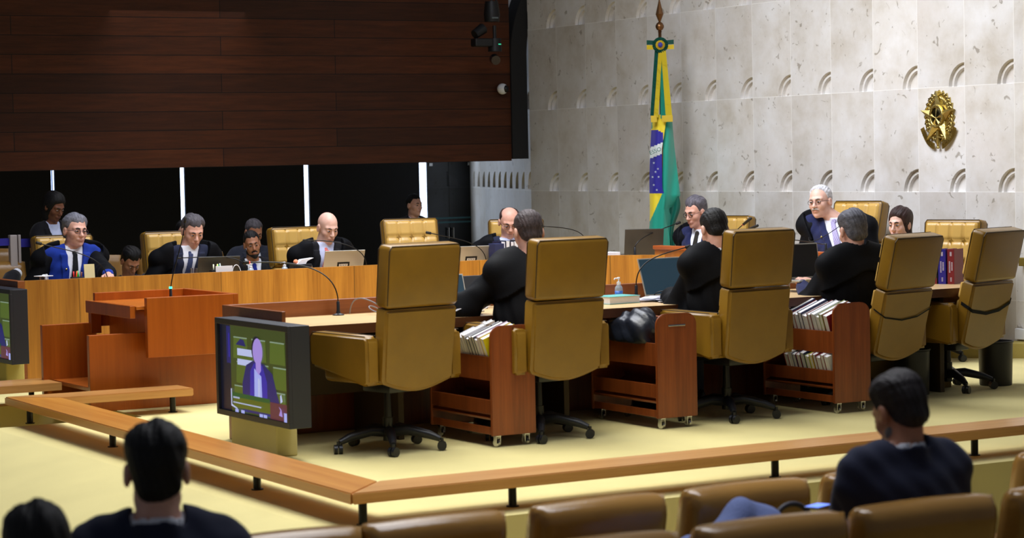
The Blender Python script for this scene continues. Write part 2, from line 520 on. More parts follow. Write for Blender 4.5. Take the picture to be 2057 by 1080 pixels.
prism(bm, [(-20.9, 11.75), (-15.9, 11.75), (-14.95, 12.45), (-14.35, 13.02), (-12.0, 13.10), (-11.0, 13.19), (-20.9, 13.19)], 'Z', 0.0, 0.12)
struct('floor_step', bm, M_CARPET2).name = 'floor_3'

# ------------------------------------------------------------------ low wooden rail around the platform
rail = thing('guard_rail', 'low wooden rail of wide flat boards on short black posts around the carpeted platform', 'railing')
ZT = 0.17
def board(pts, m):
    bm = NB(); prism(bm, pts, 'Z', ZT - 0.055, ZT)
    bmesh.ops.bevel(bm, geom=[e for e in bm.edges], offset=0.006, segments=2, affect='EDGES')
    return obj('rail_board', bm, m, rail)
board([(-9.74, 4.66), (-9.84, 13.0), (-10.15, 13.0), (-10.05, 4.955)], M_RAIL_Y)
board([(-9.742, 4.658), (-10.052, 4.953), (-15.10, 5.06), (-15.41, 4.76)], M_RAIL_X)
board([(-15.102, 5.063), (-15.10, 6.02), (-15.40, 6.02), (-15.412, 4.763)], M_RAIL_Y)
for x, y in ((-9.83, 4.76), (-9.90, 5.62), (-9.93, 7.25), (-9.96, 8.66), (-9.98, 10.2), (-11.25, 4.83), (-13.55, 4.86), (-15.18, 4.86), (-15.2, 5.90)):
    bm = NB(); tube(bm, [(x, y, 0), (x, y, ZT - 0.05)], 0.021, 16); tube(bm, [(x, y, 0), (x, y, 0.006)], 0.032, 16)
    obj('post', bm, M_BLACKM, rail, angle=40)
rail2 = thing('guard_rail', 'short stretch of wooden rail at the left edge, before the far screen', 'railing')
bm = NB(); prism(bm, [(-16.16, 2.6), (-16.16, 5.42), (-16.62, 5.42), (-16.62, 2.6)], 'Z', ZT - 0.055, ZT); obj('rail_board', bm, M_RAIL_Y, rail2)
for y in (3.4, 5.3):
    bm = NB(); tube(bm, [(-16.5, y, 0), (-16.5, y, ZT - 0.05)], 0.021, 16); obj('post', bm, M_BLACKM, rail2, angle=40)

# ------------------------------------------------------------------ far bench (inward panel at x=-17.7)
FX = -17.7
far = thing('curved_bench_desk', 'long honey-coloured veneer desk of the far wing with a plain solid front', 'desk')
bm = NB()
fl = [(FX, 5.66), (FX, 10.35), (-17.52, 10.95), (-17.15, 11.35), (-17.22, 11.40), (-17.60, 11.02), (FX - 0.06, 10.42), (FX - 0.06, 5.66)]
prism(bm, fl, 'Z', 0.0, 0.845)
obj('front_panel', bm, M_WOODFAR, far)
bm = NB(); box(bm, (FX - 0.95, 5.60, 0), (FX, 5.66, 0.845), 0.003); obj('end_panel', bm, M_WOODUP, far)
bm = NB(); prism(bm, [(FX - 0.06, 5.66), (FX - 0.06, 10.42), (-17.60, 11.02), (-17.22, 11.40), (-17.9, 12.0), (-18.55, 11.3), (-18.60, 5.66)], 'Z', 0.71, 0.75); obj('desk_top', bm, M_WOODTOP, far)
bm = NB(); box(bm, (FX - 0.12, 5.66, 0.0), (FX - 0.06, 10.3, 0.04)); obj('plinth', bm, M_DARK, far)

# the presiding bench against the wall
pres = thing('presiding_bench', 'taller orange-brown veneer bench of the presiding seats below the stone wall', 'desk')
bm = NB(); box(bm, (-17.47, 11.45, 0.0), (-14.55, 11.52, 0.905), 0.004); obj('front_panel', bm, M_WOODBENCH, pres)
bm = NB(); box(bm, (-17.47, 11.52, 0.0), (-17.40, 12.05, 0.905), 0.004); obj('end_panel', bm, M_WOODBENCH, pres)
bm = NB(); box(bm, (-14.62, 11.52, 0.0), (-14.55, 12.05, 0.905), 0.004); obj('end_panel', bm, M_WOODBENCH, pres)
bm = NB(); box(bm, (-17.40, 11.52, 0.80), (-14.62, 12.05, 0.84), 0.003); obj('desk_top', bm, M_WOODTOP, pres)
bm = NB(); box(bm, (-17.47, 11.43, 0.885), (-14.55, 11.53, 0.92), 0.006); obj('cap_board', bm, wood('bench_cap', srgb(150, 70, 24), srgb(180, 92, 36), 0.3, 'X', .8), pres)
bm = NB(); box(bm, (-15.95, 11.18, 0.0), (-14.6, 11.45, 0.78), 0.004); obj('clerk_ledge', bm, M_WOODBENCH, pres)

# ------------------------------------------------------------------ near bench (open towards the chairs)
NXF = -13.42; NXN = -12.57
near = thing('wing_desk', 'long near-wing desk with pale maple top and dark reddish upstand boards', 'desk')
bm = NB(); prism(bm, [(NXN, 5.60), (NXN, 10.95), (-12.75, 11.15), (-13.3, 11.15), (NXF, 10.9), (NXF, 5.60)], 'Z', 0.715, 0.75); obj('desk_top', bm, M_WOODTOP, near)
bm = NB(); prism(bm, [(NXN + .004, 5.60), (NXN + .004, 10.95), (NXN - .04, 10.95), (NXN - .04, 5.60)], 'Z', 0.69, 0.7499); obj('edge_band', bm, mat('dark_edge', srgb(78, 42, 22), .4), near)
bm = NB(); box(bm, (-13.36, 10.2, 0.0), (-12.95, 11.05, 0.60), 0.005); obj('pedestal', bm, mat('olive_pedestal', srgb(122, 100, 46), .8, var=.05), near)
bm = NB(); box(bm, (NXF - 0.05, 5.601, 0), (NXF, 10.9, 0.848), 0.004); obj('upstand_board', bm, M_WOODUP, near)
bm = NB(); box(bm, (NXF - 0.05, 5.575, 0.70), (NXN + 0.02, 5.60, 0.848), 0.004); obj('end_board', bm, M_WOODUP, near)
M_OLIVE_SHADED = mat('olive_panel_shaded', srgb(66, 50, 24), 0.6, var=0.08, vscale=3)  # olive with the shade under the desk put into its colour
bm = NB(); box(bm, (NXF, 5.62, 0.02), (NXF + 0.03, 10.9, 0.70)); obj('modesty_panel', bm, M_WOODDARK, near)
for i, y in enumerate((6.42, 7.62, 8.55, 9.9, 10.75)):
    bm = NB(); box(bm, (-13.35, y, 0.0), (-12.72, y + 0.04, 0.71), 0.003)
    obj('support_panel', bm, M_OLIVE_SHADED, near)
for y in (5.95, 7.9, 9.2):
    bm = NB(); box(bm, (-13.30, y, 0.28), (-13.05, y + 0.42, 0.62), 0.004)
    obj('storage_box', bm, M_OLIVE_SHADED, near)

# ------------------------------------------------------------------ lectern
lec = thing('lectern', 'red-brown wooden lectern of stepped panels with an open sloped top', 'lectern', (-15.9, 5.9, 0))
def lb(name, lo, hi, m=M_WOODLECT, bev=0.004):
    bm = NB(); box(bm, (lo[0] + 15.9, lo[1] - 5.9, lo[2]), (hi[0] + 15.9, hi[1] - 5.9, hi[2]), bev); return obj(name, bm, m, lec)
lb('side_panel', (-15.62, 5.43, 0.0), (-15.57, 6.42, 0.545))
lb('side_panel', (-16.50, 5.38, 0.02), (-16.45, 5.80, 0.575))
lb('side_wing', (-15.44, 5.80, 0.375), (-15.39, 6.46, 0.80))
lb('back_wing', (-16.38, 6.46, 0.375), (-15.39, 6.50, 0.80))
lb('far_upstand', (-16.40, 5.76, 0.55), (-16.36, 6.50, 0.80))
LTOP = wood('lectern_top', srgb(176, 92, 26), srgb(206, 120, 42), 0.25, 'Y', 0.8)
lb('lectern_top', (-16.36, 5.74, 0.715), (-15.44, 6.46, 0.74), LTOP)
lb('fascia', (-16.40, 5.70, 0.655), (-15.46, 5.74, 0.745))
lb('inner_panel', (-16.34, 5.86, 0.0), (-15.60, 5.90, 0.70), M_WOODLECT)
lb('corner_post', (-16.40, 5.72, 0.50), (-16.34, 5.80, 0.70))
lb('carpeted_plinth', (-16.30, 5.66, 0.0), (-15.66, 6.30, 0.14), M_CARPET2, 0.01)
lb('podium_floor', (-16.45, 5.45, 0.14), (-15.62, 6.42, 0.17), M_WOODLECT)

# ------------------------------------------------------------------ executive chairs
def pad(bm, w, d, h, c, bev, mtx=None, seg=3, mi=0):
    box(bm, (c[0] - w / 2, c[1] - d / 2, c[2] - h / 2), (c[0] + w / 2, c[1] + d / 2, c[2] + h / 2), bev, seg, mtx, mi)

def tuft(bm, w, h, nx, nz, M, t=0.022, res=8):
    """pillowed squares; local plane x by z, bulging towards +y"""
    NX, NZ = nx * res, nz * res
    g = []
    for j in range(NZ + 1):
        row = []
        for i in range(NX + 1):
            u = i / res; v = j / res
            su = abs(math.sin(PI * u)); sv = abs(math.sin(PI * v))
            y = t * (min(1, su * 2.6) ** .45 * min(1, sv * 2.6) ** .45)
            # buttons pull the corners in
            du = abs(u - round(u)); dv = abs(v - round(v))
            r = math.hypot(du, dv)
            if 0 < round(u) < nx and 0 < round(v) < nz: y -= 0.014 * math.exp(-(r / 0.16) ** 2)
            if i in (0, NX) or j in (0, NZ): y = -0.02
            row.append(bm.verts.new(M @ Vector(((u / nx - .5) * w, y, (v / nz - .5) * h))))
        g.append(row)
    for j in range(NZ):
        for i in range(NX):
            f = bm.faces.new((g[j][i], g[j][i + 1], g[j + 1][i + 1], g[j + 1][i]))

def exec_chair(lean=7, drop=0.0):
    """faces +y; origin on the floor under the column"""
    t = thing('executive_chair', '', 'chair')
    for k in range(5):
        a = 2 * PI * k / 5 + 0.35
        ca, sa = math.cos(a), math.sin(a)
        bm = NB()
        tube(bm, [(0.02 * ca, 0.02 * sa, 0.115), (0.12 * ca, 0.12 * sa, 0.125), (0.25 * ca, 0.25 * sa, 0.095), (0.315 * ca, 0.315 * sa, 0.07)], [0.034, 0.032, 0.026, 0.018], 10)
        leg = obj('leg', bm, M_BLACK, t, angle=50)
        bm = NB()
        m = Matrix.Translation((0.325 * ca, 0.325 * sa, 0.029)) @ Matrix.Rotation(a + 0.9 + k, 4, 'Z')
        for s in (-0.015, 0.015):
            r = bmesh.ops.create_cone(bm, cap_ends=True, segments=16, radius1=0.028, radius2=0.028, depth=0.020, matrix=m @ Matrix.Translation((s, 0, 0)) @ Matrix.Rotation(PI / 2, 4, 'Y'))
        tube(bm, [(0.325 * ca, 0.325 * sa, 0.04), (0.325 * ca, 0.325 * sa, 0.075)], 0.010, 8)
        obj('caster', bm, M_BLACK, leg, angle=50)
    bm = NB(); tube(bm, [(0, 0, 0.06), (0, 0, 0.20), (0, 0, 0.201), (0, 0, 0.37 - drop)], [0.034, 0.034, 0.026, 0.022], 16); obj('column', bm, M_BLACKM, t, angle=50)
    bm = NB(); box(bm, (-0.09, -0.13, 0.355), (0.09, 0.13, 0.415), 0.01); tube(bm, [(0.05, 0.04, 0.38), (0.28, 0.05, 0.37)], 0.008, 8); obj('tilt_mechanism', bm, M_BLACK, t, angle=40)
    bm = NB()
    pad(bm, 0.54, 0.50, 0.13, (0, 0.03, 0.485), 0.035)
    obj('seat', bm, M_LEATHER, t, smooth=False, angle=60)
    # arms: upholstered boxes with a slanted underside
    for s in (-1, 1):
        bm = NB()
        vs = prism(bm, [(-0.27, 0.435), (-0.24, 0.42), (0.27, 0.52), (0.285, 0.55), (0.285, 0.70), (0.26, 0.725), (-0.25, 0.715), (-0.27, 0.69)], 'X', s * 0.315 - 0.047, s * 0.315 + 0.047)
        bmesh.ops.bevel(bm, geom=list(bm.edges), offset=0.016, segments=3, affect='EDGES')
        arm = obj('armrest', bm, M_LEATHER, t, angle=60)
        bm = NB()
        x = s * 0.315 + 0.044
        for xx in (s * 0.315 - 0.043, s * 0.315 + 0.043):
            tube(bm, [(xx, -0.24, 0.715), (xx, 0.25, 0.724), (xx, 0.282, 0.695), (xx, 0.285, 0.56)], 0.003, 6)
        obj('piping', bm, M_PIPING, arm)
    # back: two cushions on a leaning plane
    A = Matrix.Translation((0, -0.235, 0.40)) @ Matrix.Rotation(math.radians(lean), 4, 'X')
    # lower with curved underside
    bm = NB()
    n = 14; low = []
    out = [(-0.265, 0.06)] + [(-0.25 + 0.5 * i / n, 0.035 - 0.055 * math.sin(PI * i / n)) for i in range(n + 1)] + [(0.265, 0.06), (0.272, 0.46), (0.26, 0.475), (-0.26, 0.475), (-0.272, 0.46)]
    prism(bm, out, 'Y', -0.055, 0.055, mtx=A)
    bmesh.ops.bevel(bm, geom=[e for e in bm.edges if len(e.link_faces) == 2 and e.calc_face_angle(0) > 1.0], offset=0.018, segments=3, affect='EDGES')
    lowb = obj('lower_back', bm, M_LEATHER, t, angle=50)
    bm = NB()
    pad(bm, 0.545, 0.12, 0.37, (0, 0, 0.665), 0.03, A, 4)
    upb = obj('headrest', bm, M_LEATHER, t, angle=50)
    bm = NB(); tuft(bm, 0.50, 0.33, 4, 2, A @ Matrix.Translation((0, 0.062, 0.665))); obj('tufting', bm, M_LEATHER_T, upb, smooth=True)
    bm = NB(); tuft(bm, 0.50, 0.40, 4, 3, A @ Matrix.Translation((0, 0.057, 0.27))); obj('tufting', bm, M_LEATHER_T, lowb, smooth=True)
    bm = NB()
    for sy in (-0.050, 0.052):
        P = [A @ Vector(p) for p in ((-0.262, sy, 0.50), (-0.268, sy, 0.82), (-0.25, sy, 0.845), (0.25, sy, 0.845), (0.268, sy, 0.82), (0.262, sy, 0.50))]
        tube(bm, P, 0.0035, 6)
    obj('piping', bm, M_PIPING, upb)
    if drop:
        for c in t.children:
            if c.name.split('.')[0] not in ('leg', 'column'): c.location.z = -drop
    return t

c0 = exec_chair(7)
c1 = exec_chair(14, 0.065)
c2 = exec_chair(8, 0.10)
def putchair(src, x, y, psi, label, z=0.0, group=None, first=False):
    rz = math.radians(psi - 90)
    if first:
        src.location = (x, y, z); src.rotation_euler = (0, 0, rz); src['label'] = label
        if group: src['group'] = group
        return src
    return dup(src, (x, y, z), rz, label, group)
NG = 'high-backed leather chairs on the near side'
FG = 'tufted leather chairs behind the far desk'
putchair(c0, -12.30, 6.14, 192, 'empty mustard leather executive chair beside the screen, nearest the left end', group=NG, first=True)
putchair(c0, -12.26, 7.16, 186, 'mustard leather executive chair of the robed man in glasses seen from behind', group=NG)
putchair(c0, -12.38, 8.66, 187, 'mustard leather executive chair behind the robed man with short dark hair', group=NG)
putchair(c1, -12.56, 9.94, 194, 'mustard leather executive chair with a thin dark strap, behind the grey-haired robed man', group=NG, first=True)
putchair(c1, -12.84, 10.92, 197, 'empty mustard leather executive chair with a wide black strap, farthest right', group=NG)
def strap(x, y, psi, w, h, label):
    r = thing('strap', label, 'strap', (x, y, -0.065), math.radians(psi - 90))
    A = Matrix.Translation((0, -0.235, 0.40)) @ Matrix.Rotation(math.radians(14), 4, 'X')
    bm = NB()
    pts = [(-0.276, 0.02, h + .04), (-0.276, -0.05, h + .02), (-0.24, -0.062, h), (-0.05, -0.064, h - 0.028), (0.12, -0.064, h - 0.012), (0.25, -0.062, h + .035), (0.276, -0.05, h + .05), (0.276, 0.02, h + .07)]
    n = len(pts)
    a = [bm.verts.new(A @ Vector((p[0], p[1], p[2] - w / 2))) for p in pts]; b = [bm.verts.new(A @ Vector((p[0], p[1], p[2] + w / 2))) for p in pts]
    for i in range(n - 1): bm.faces.new((a[i], a[i + 1], b[i + 1], b[i]))
    bmesh.ops.solidify(bm, geom=list(bm.faces), thickness=0.003)
    obj('band', bm, M_DARK, r)
strap(-12.56, 9.94, 194, 0.010, 0.30, 'thin dark strap across the back of the chair behind the grey-haired robed man')
strap(-12.84, 10.92, 197, 0.024, 0.28, 'wide black strap across the back of the farthest right chair')
# far chairs, seen from the front
putchair(c2, -19.18, 6.60, 2, 'tufted leather chair of the man with grey hair and blue jacket', group=FG, first=True)
putchair(c2, -19.18, 7.60, 0, 'tufted leather chair of the man with the slate blue tie', group=FG)
putchair(c2, -19.18, 8.84, 2, 'tufted leather chair of the bald man with the red tie', group=FG)
putchair(c1, -19.0, 9.87, -12, 'empty tufted leather chair turned slightly, right of the bald man', group=FG, z=0.02)
putchair(c2, -19.18, 11.02, -25, 'tufted leather chair of the balding man with the yellow tie', group=FG)
putchair(c2, -18.02, 12.42, -72, 'tufted leather chair behind the grey-haired man at the presiding bench', group='tufted leather chairs at the wall', z=0.0)
putchair(c1, -16.25, 12.52, -76, 'tall tufted leather chair of the white-haired man at the presiding bench', group='tufted leather chairs at the wall', z=0.121)
putchair(c2, -14.78, 12.44, -72, 'tufted leather chair behind the upright law books', group='tufted leather chairs at the wall', z=0.0)

# ------------------------------------------------------------------ rolling book carts
def cart(x, y, label, first=None):
    t = thing('book_cart', label, 'book cart', (x, y, 0), 0, 'wooden book carts under the near desk')
    return t
def cart_parts(t, handle=False):
    W = 0.305
    def endp(x0, x1, nm):
        bm = NB()
        out = [(-W / 2, 0.07), (W / 2, 0.07), (W / 2, 0.64)] + [(W / 2 - 0.075 + 0.075 * math.cos(a), 0.655 + 0.075 * math.sin(a)) for a in [i * PI / 16 for i in range(9)]]
        out += [(-W / 2 + 0.075 - 0.075 * math.sin(a), 0.655 + 0.075 * math.cos(a)) for a in [i * PI / 16 for i in range(9)]]
        prism(bm, out, 'X', x0, x1)
        bmesh.ops.bevel(bm, geom=[e for e in bm.edges if e.calc_length() > 0.0 and e.calc_face_angle(0) > 1.0], offset=0.004, segments=2, affect='EDGES')
        return obj(nm, bm, M_WOODDARK, t, angle=40)
    e = endp(-0.022, 0.0, 'end_panel'); endp(-0.80, -0.778, 'end_panel')
    if handle:
        bm = NB(); box(bm, (-0.002, -0.065, 0.648), (0.006, 0.065, 0.66), 0.003); obj('handle_slot', bm, M_CHROME, e)
    # V shaped troughs: bottom slopes down to the back
    for z in (0.50, 0.22):
        bm = NB()
        R = Matrix.Translation((0, 0, z)) @ Matrix.Rotation(math.radians(22), 4, 'X')
        box(bm, (-0.778, -W / 2, 0), (-0.022, W / 2 - 0.02, 0.014), 0.002, 1, R)
        box(bm, (-0.778, W / 2 - 0.034, 0), (-0.022, W / 2 - 0.02, 0.16), 0.002, 1, R)
        obj('shelf', bm, M_WOODDARK, t)
    bm = NB(); box(bm, (-0.778, -W / 2 + .004, 0.40), (-0.022, -W / 2 + .018, 0.545), 0.002); obj('front_board', bm, M_WOODDARK, t)
    bm = NB(); box(bm, (-0.778, -W / 2 + .004, 0.20), (-0.022, -W / 2 + .018, 0.285), 0.002); obj('front_board', bm, M_WOODDARK, t)
    bm = NB(); box(bm, (-0.778, -W / 2 + .01, 0.075), (-0.022, -W / 2 + .03, 0.12), 0.002); obj('bottom_rail', bm, M_WOODDARK, t)
    for px in (-0.04, -0.75):
        for py in (-0.10, 0.10):
            bm = NB()
            r = bmesh.ops.create_cone(bm, cap_ends=True, segments=16, radius1=0.024, radius2=0.024, depth=0.018, matrix=Matrix.Translation((px, py, 0.025)) @ Matrix.Rotation(PI / 2, 4, 'X') @ Matrix.Rotation(0.3, 4, 'Y'))
            box(bm, (px - 0.012, py - 0.016, 0.02), (px + 0.020, py - 0.012, 0.07)); box(bm, (px - 0.012, py + 0.012, 0.02), (px + 0.020, py + 0.016, 0.07)); box(bm, (px - 0.018, py - 0.018, 0.062), (px + 0.022, py + 0.018, 0.072))
            obj('caster', bm, M_CHROME, t, angle=40)
k1 = cart(-11.99, 6.83, 'dark wood rolling book cart with a yellow-covered book, left of the robed man in glasses'); cart_parts(k1)
k2 = cart(-12.12, 8.10, 'dark wood rolling cart with a metal handle slot and a black bag on it'); cart_parts(k2, True)
k3 = cart(-12.10, 9.48, 'dark wood rolling book cart with two rows of books, beside the grey-haired robed man'); cart_parts(k3)

# books, leaning in the troughs
def make_book(t_, d, h, col, label, loc, rot, group, paper=M_PAGES, name='book', parent=None):
    """thickness along x, depth y, height z; fore edge towards +y, top up"""
    o = thing(name, label, 'book', loc, 0, group)
    o.rotation_euler = rot
    cm = mat('cover', col, 0.45)
    bm = NB()
    c = 0.0025
    box(bm, (-t_ / 2, 0, 0), (-t_ / 2 + c, d, h), 0); box(bm, (t_ / 2 - c, 0, 0), (t_ / 2, d, h), 0); box(bm, (-t_ / 2, 0, -c), (t_ / 2, d, 0), 0)
    cv = obj('cover', bm, cm, o)
    bm = NB(); box(bm, (-t_ / 2 + c, 0.003, 0.0), (t_ / 2 - c, d - 0.003, h - 0.004)); obj('page_block', bm, paper, o)
    return o, cv
NAMES = {'w': srgb(226, 226, 230), 'n': srgb(26, 34, 84), 'r': srgb(132, 30, 40), 'y': srgb(222, 204, 20), 'g': srgb(160, 176, 96), 'k': srgb(28, 28, 34), 'c': srgb(190, 190, 196), 'p': srgb(190, 160, 190), 't': srgb(80, 150, 150)}
WORD = {'w': 'white', 'n': 'navy', 'r': 'dark red', 'y': 'yellow', 'g': 'pale green', 'k': 'black', 'c': 'grey', 'p': 'mauve', 't': 'teal'}
ORD = ['foremost', 'second', 'third', 'fourth', 'fifth', 'sixth', 'seventh', 'eighth', 'ninth', 'tenth', 'eleventh']
def book_row(cx, cy, z, cols, th, where, group, h0=0.17):
    x = cx - 0.03
    for i, (cc, tt) in enumerate(zip(cols, th)):
        hh = h0 + 0.012 * math.sin(i * 2.3)
        x -= tt / 2 + 0.004
        # spine down in the trough, page edges up, leaning away
        make_book(tt, 0.225, hh, NAMES[cc], '%s book, %s from the end panel, %s' % (WORD[cc], ORD[i], where),
                  (x - 0.03, cy - 0.118, z + 0.008), (math.radians(22), math.radians(9), 0), group)
        x -= tt / 2
book_row(-11.99, 6.83, 0.495, 'ypwkckwwc', [0.045, 0.035, 0.03, 0.034, 0.03, 0.04, 0.036, 0.03, 0.05], 'on the left cart', 'books on the left cart', 0.165)
book_row(-12.10, 9.48, 0.495, 'rgwcrwnwrnn', [0.05, 0.036, 0.035, 0.045, 0.04, 0.05, 0.04, 0.035, 0.04, 0.035, 0.035], 'upper row of the rightmost cart', 'books in the upper row of the right cart', 0.16)
book_row(-12.10, 9.48, 0.225, 'wrwrygnrnwr', [0.04, 0.038, 0.04, 0.035, 0.035, 0.045, 0.045, 0.045, 0.04, 0.04, 0.045], 'lower row of the rightmost cart', 'books in the lower row of the right cart', 0.16)

# black bag on the second cart
def blob_bag(name, label, loc, sc, m, cat='bag'):
    bm = NB()
    bmesh.ops.create_icosphere(bm, subdivisions=4, radius=1.0)
    for v in bm.verts:
        p = v.co
        k = 1 + 0.10 * math.sin(5 * p.x + 2 * p.y) + 0.06 * math.sin(9 * p.y + 4 * p.z) + 0.05 * math.sin(13 * p.x + 7 * p.z)
        z = p.z * k
        if z < -0.35: z = -0.35 + (z + 0.35) * 0.15
        v.co = Vector((p.x * k * sc[0], p.y * k * sc[1], (z + 0.42) * sc[2]))
    o = obj(name, bm, m, smooth=True); o.location = loc
    return tag(o, label, cat)
M_BAG = mat('black_bag_fabric', srgb(30, 34, 44), 0.35, bump=0.3, bscale=25)
blob_bag('bag', 'glossy black soft bag slumped on the cart with the metal handle slot', (-12.46, 8.02, 0.53), (0.24, 0.13, 0.15), M_BAG)

# ------------------------------------------------------------------ waste bins
for x, y, lab in ((-12.87, 11.40, 'black waste bin right of the farthest right chair base'), (-12.75, 10.52, 'black waste bin half hidden behind the head of the dark-suited man in the seats')):
    bm = NB()
    lathe(bm, [(0.115, 0.0), (0.118, 0.01), (0.125, 0.31), (0.132, 0.315), (0.132, 0.325), (0.124, 0.325), (0.118, 0.02), (0.0, 0.015)][:-1], 32, mi=0)
    o = obj('waste_bin', bm, mat('bin_black', srgb(34, 34, 34), 0.45), angle=40); o.location = (x, y, 0)
    tag(o, lab, 'waste bin', 'black waste bins')

# ------------------------------------------------------------------ signed distance modelling for people
F32 = np.float32
from concurrent.futures import ThreadPoolExecutor
POOL = ThreadPoolExecutor(4)
RK = 1.0
def V3(*a): return np.array(a, dtype=F32)
def s_rc(a, b, ra, rb, sc=(1, 1, 1)):
    a = np.asarray(a, F32); b = np.asarray(b, F32); sc = np.asarray(sc, F32)
    a_ = a / sc; ab = b / sc - a_; L = float(ab @ ab) + 1e-9; k = float(sc.min())
    def f(p):
        q = p / sc - a_
        t = np.clip((q @ ab) / L, 0, 1)
        d = np.sqrt(((q - t[:, None] * ab) ** 2).sum(1)) - (ra + (rb - ra) * t)
        return d * k
    return f
def s_el(c, r, rot=None):
    c = np.asarray(c, F32); r = np.asarray(r, F32)
    def f(p):
        q = p - c
        if rot is not None: q = q @ rot
        k0 = np.sqrt(((q / r) ** 2).sum(1)); k1 = np.sqrt(((q / (r * r)) ** 2).sum(1)) + 1e-9
        return k0 * (k0 - 1) / k1
    return f
def smin(a, b, k):
    h = np.clip(0.5 + 0.5 * (b - a) / k, 0, 1)
    return b + (a - b) * h - k * h * (1 - h)
def smax(a, b, k): return -smin(-a, -b, k)
def U(fs, k=0.02):
    def f(p):
        d = fs[0](p)
        for g in fs[1:]: d = smin(d, g(p), k)
        return d
    return f

def surf(fn, lo, hi, h):
    lo = np.array(lo, F32); hi = np.array(hi, F32)
    n = np.ceil((hi - lo) / h).astype(int) + 2
    B = 8
    nb = -(-n // B); n = nb * B
    Vv = np.ones(tuple(n), F32)
    ci = np.stack(np.meshgrid(*[np.arange(k) for k in nb], indexing='ij'), -1).reshape(-1, 3)
    cen = lo + (ci * B + B / 2 - 0.5) * h
    dc = fn(cen.astype(F32))
    keep = np.abs(dc) < B * h * 0.87 * 1.25 + 0.006
    Vb = Vv.reshape(nb[0], B, nb[1], B, nb[2], B)
    sgn = np.where(dc < 0, -1, 1).astype(F32).reshape(tuple(nb))
    Vb[:] = sgn[:, None, :, None, :, None]
    loc = np.stack(np.meshgrid(*[np.arange(B)] * 3, indexing='ij'), -1).reshape(-1, 3)
    idx = (ci[keep][:, None, :] * B + loc[None]).reshape(-1, 3)
    def work(q):
        return q, fn((lo + q * h).astype(F32))
    for q, r in POOL.map(work, [idx[s:s + 40000] for s in range(0, len(idx), 40000)]):
        Vv[q[:, 0], q[:, 1], q[:, 2]] = r
    ins = Vv < 0
    c8 = [Vv[i:n[0] - 1 + i, j:n[1] - 1 + j, k:n[2] - 1 + k] for i in (0, 1) for j in (0, 1) for k in (0, 1)]
    cnt = sum((c < 0).astype(np.int8) for c in c8)
    act = np.argwhere((cnt > 0) & (cnt < 8))
    ids = -np.ones(tuple(n - 1), np.int64)
    ids[act[:, 0], act[:, 1], act[:, 2]] = np.arange(len(act))
    cv = np.stack([c[act[:, 0], act[:, 1], act[:, 2]] for c in c8], 1)
    cp = np.array([(i, j, k) for i in (0, 1) for j in (0, 1) for k in (0, 1)], F32)
    acc = np.zeros((len(act), 3), F32); num = np.zeros(len(act), F32)
    for a in range(8):
        for b in range(a + 1, 8):
            if np.abs(cp[a] - cp[b]).sum() != 1: continue
            va, vb = cv[:, a], cv[:, b]
            m = (va < 0) != (vb < 0)
            t = np.where(m, va / np.where(m, va - vb, 1), 0)
            acc += np.where(m[:, None], cp[a] + (cp[b] - cp[a]) * t[:, None], 0); num += m
    verts = lo + (act + acc / num[:, None]) * h
    quads = []
    for ax in range(3):
        o1, o2 = [(1, 2), (2, 0), (0, 1)][ax]
        sl = [slice(1, n[i] - 1) for i in range(3)]
        a = ins[tuple(sl)]
        sh = list(sl); sh[ax] = slice(2, n[ax])
        b = ins[tuple(sh)]
        e = np.argwhere(a != b) + 1
        e = e[e[:, ax] < n[ax] - 1]
        fl = ins[e[:, 0], e[:, 1], e[:, 2]]
        def cell(d1, d2):
            q = e.copy(); q[:, o1] -= d1; q[:, o2] -= d2
            return ids[q[:, 0], q[:, 1], q[:, 2]]
        Q = np.stack([cell(1, 1), cell(0, 1), cell(0, 0), cell(1, 0)], 1)
        Q[~fl] = Q[~fl][:, ::-1]
        quads.append(Q)
    Q = np.concatenate(quads)
    Q = Q[(Q >= 0).all(1)]
    return verts, Q

def sobj(name, fn, lo, hi, h, m, parent):
    v, q = surf(fn, lo, hi, h * RK)
    me = bpy.data.meshes.new(name)
    me.vertices.add(len(v)); me.vertices.foreach_set('co', v.astype(F32).ravel())
    me.loops.add(len(q) * 4); me.loops.foreach_set('vertex_index', q.astype(np.int32).ravel())
    me.polygons.add(len(q))
    me.polygons.foreach_set('loop_start', (np.arange(len(q)) * 4).astype(np.int32))
    me.polygons.foreach_set('use_smooth', np.ones(len(q), bool))
    me.update(calc_edges=True)
    o = link(name, me, m, parent)
    return o

def skin(name, c, rough=0.5):
    m, nt, b = newmat(name)
    tc = nn(nt, 'ShaderNodeTexCoord')
    no = nn(nt, 'ShaderNodeTexNoise'); no.inputs['Scale'].default_value = 22; no.inputs['Detail'].default_value = 4
    nt.links.new(tc.outputs['Object'], no.inputs['Vector'])
    rp = nn(nt, 'ShaderNodeValToRGB')
    rp.color_ramp.elements[0].position = .35; rp.color_ramp.elements[1].position = .65
    rp.color_ramp.elements[0].color = (c[0] * .93, c[1] * .86, c[2] * .84, 1)
    rp.color_ramp.elements[1].color = (min(1, c[0] * 1.05), c[1] * 1.04, c[2] * 1.04, 1)
    nt.links.new(no.outputs[0], rp.inputs[0]); nt.links.new(rp.outputs[0], b.inputs['Base Color'])
    b.inputs['Roughness'].default_value = rough
    b.inputs['Subsurface Weight'].default_value = 0.08
    b.inputs['Subsurface Radius'].default_value = (0.01, 0.004, 0.002)
    return m
SK_L = skin('skin_light', srgb(222, 172, 152))
SK_P = skin('skin_pale', srgb(226, 184, 166))
SK_M = skin('skin_medium', srgb(178, 122, 92))
SK_D = skin('skin_dark', srgb(124, 78, 56))
def cloth(name, c, rough=0.85, bump=0.25, bs=240): return mat(name, c, rough, bump=bump, bscale=bs, spec=0.2, var=0.08, vscale=12, sheen=0.1)
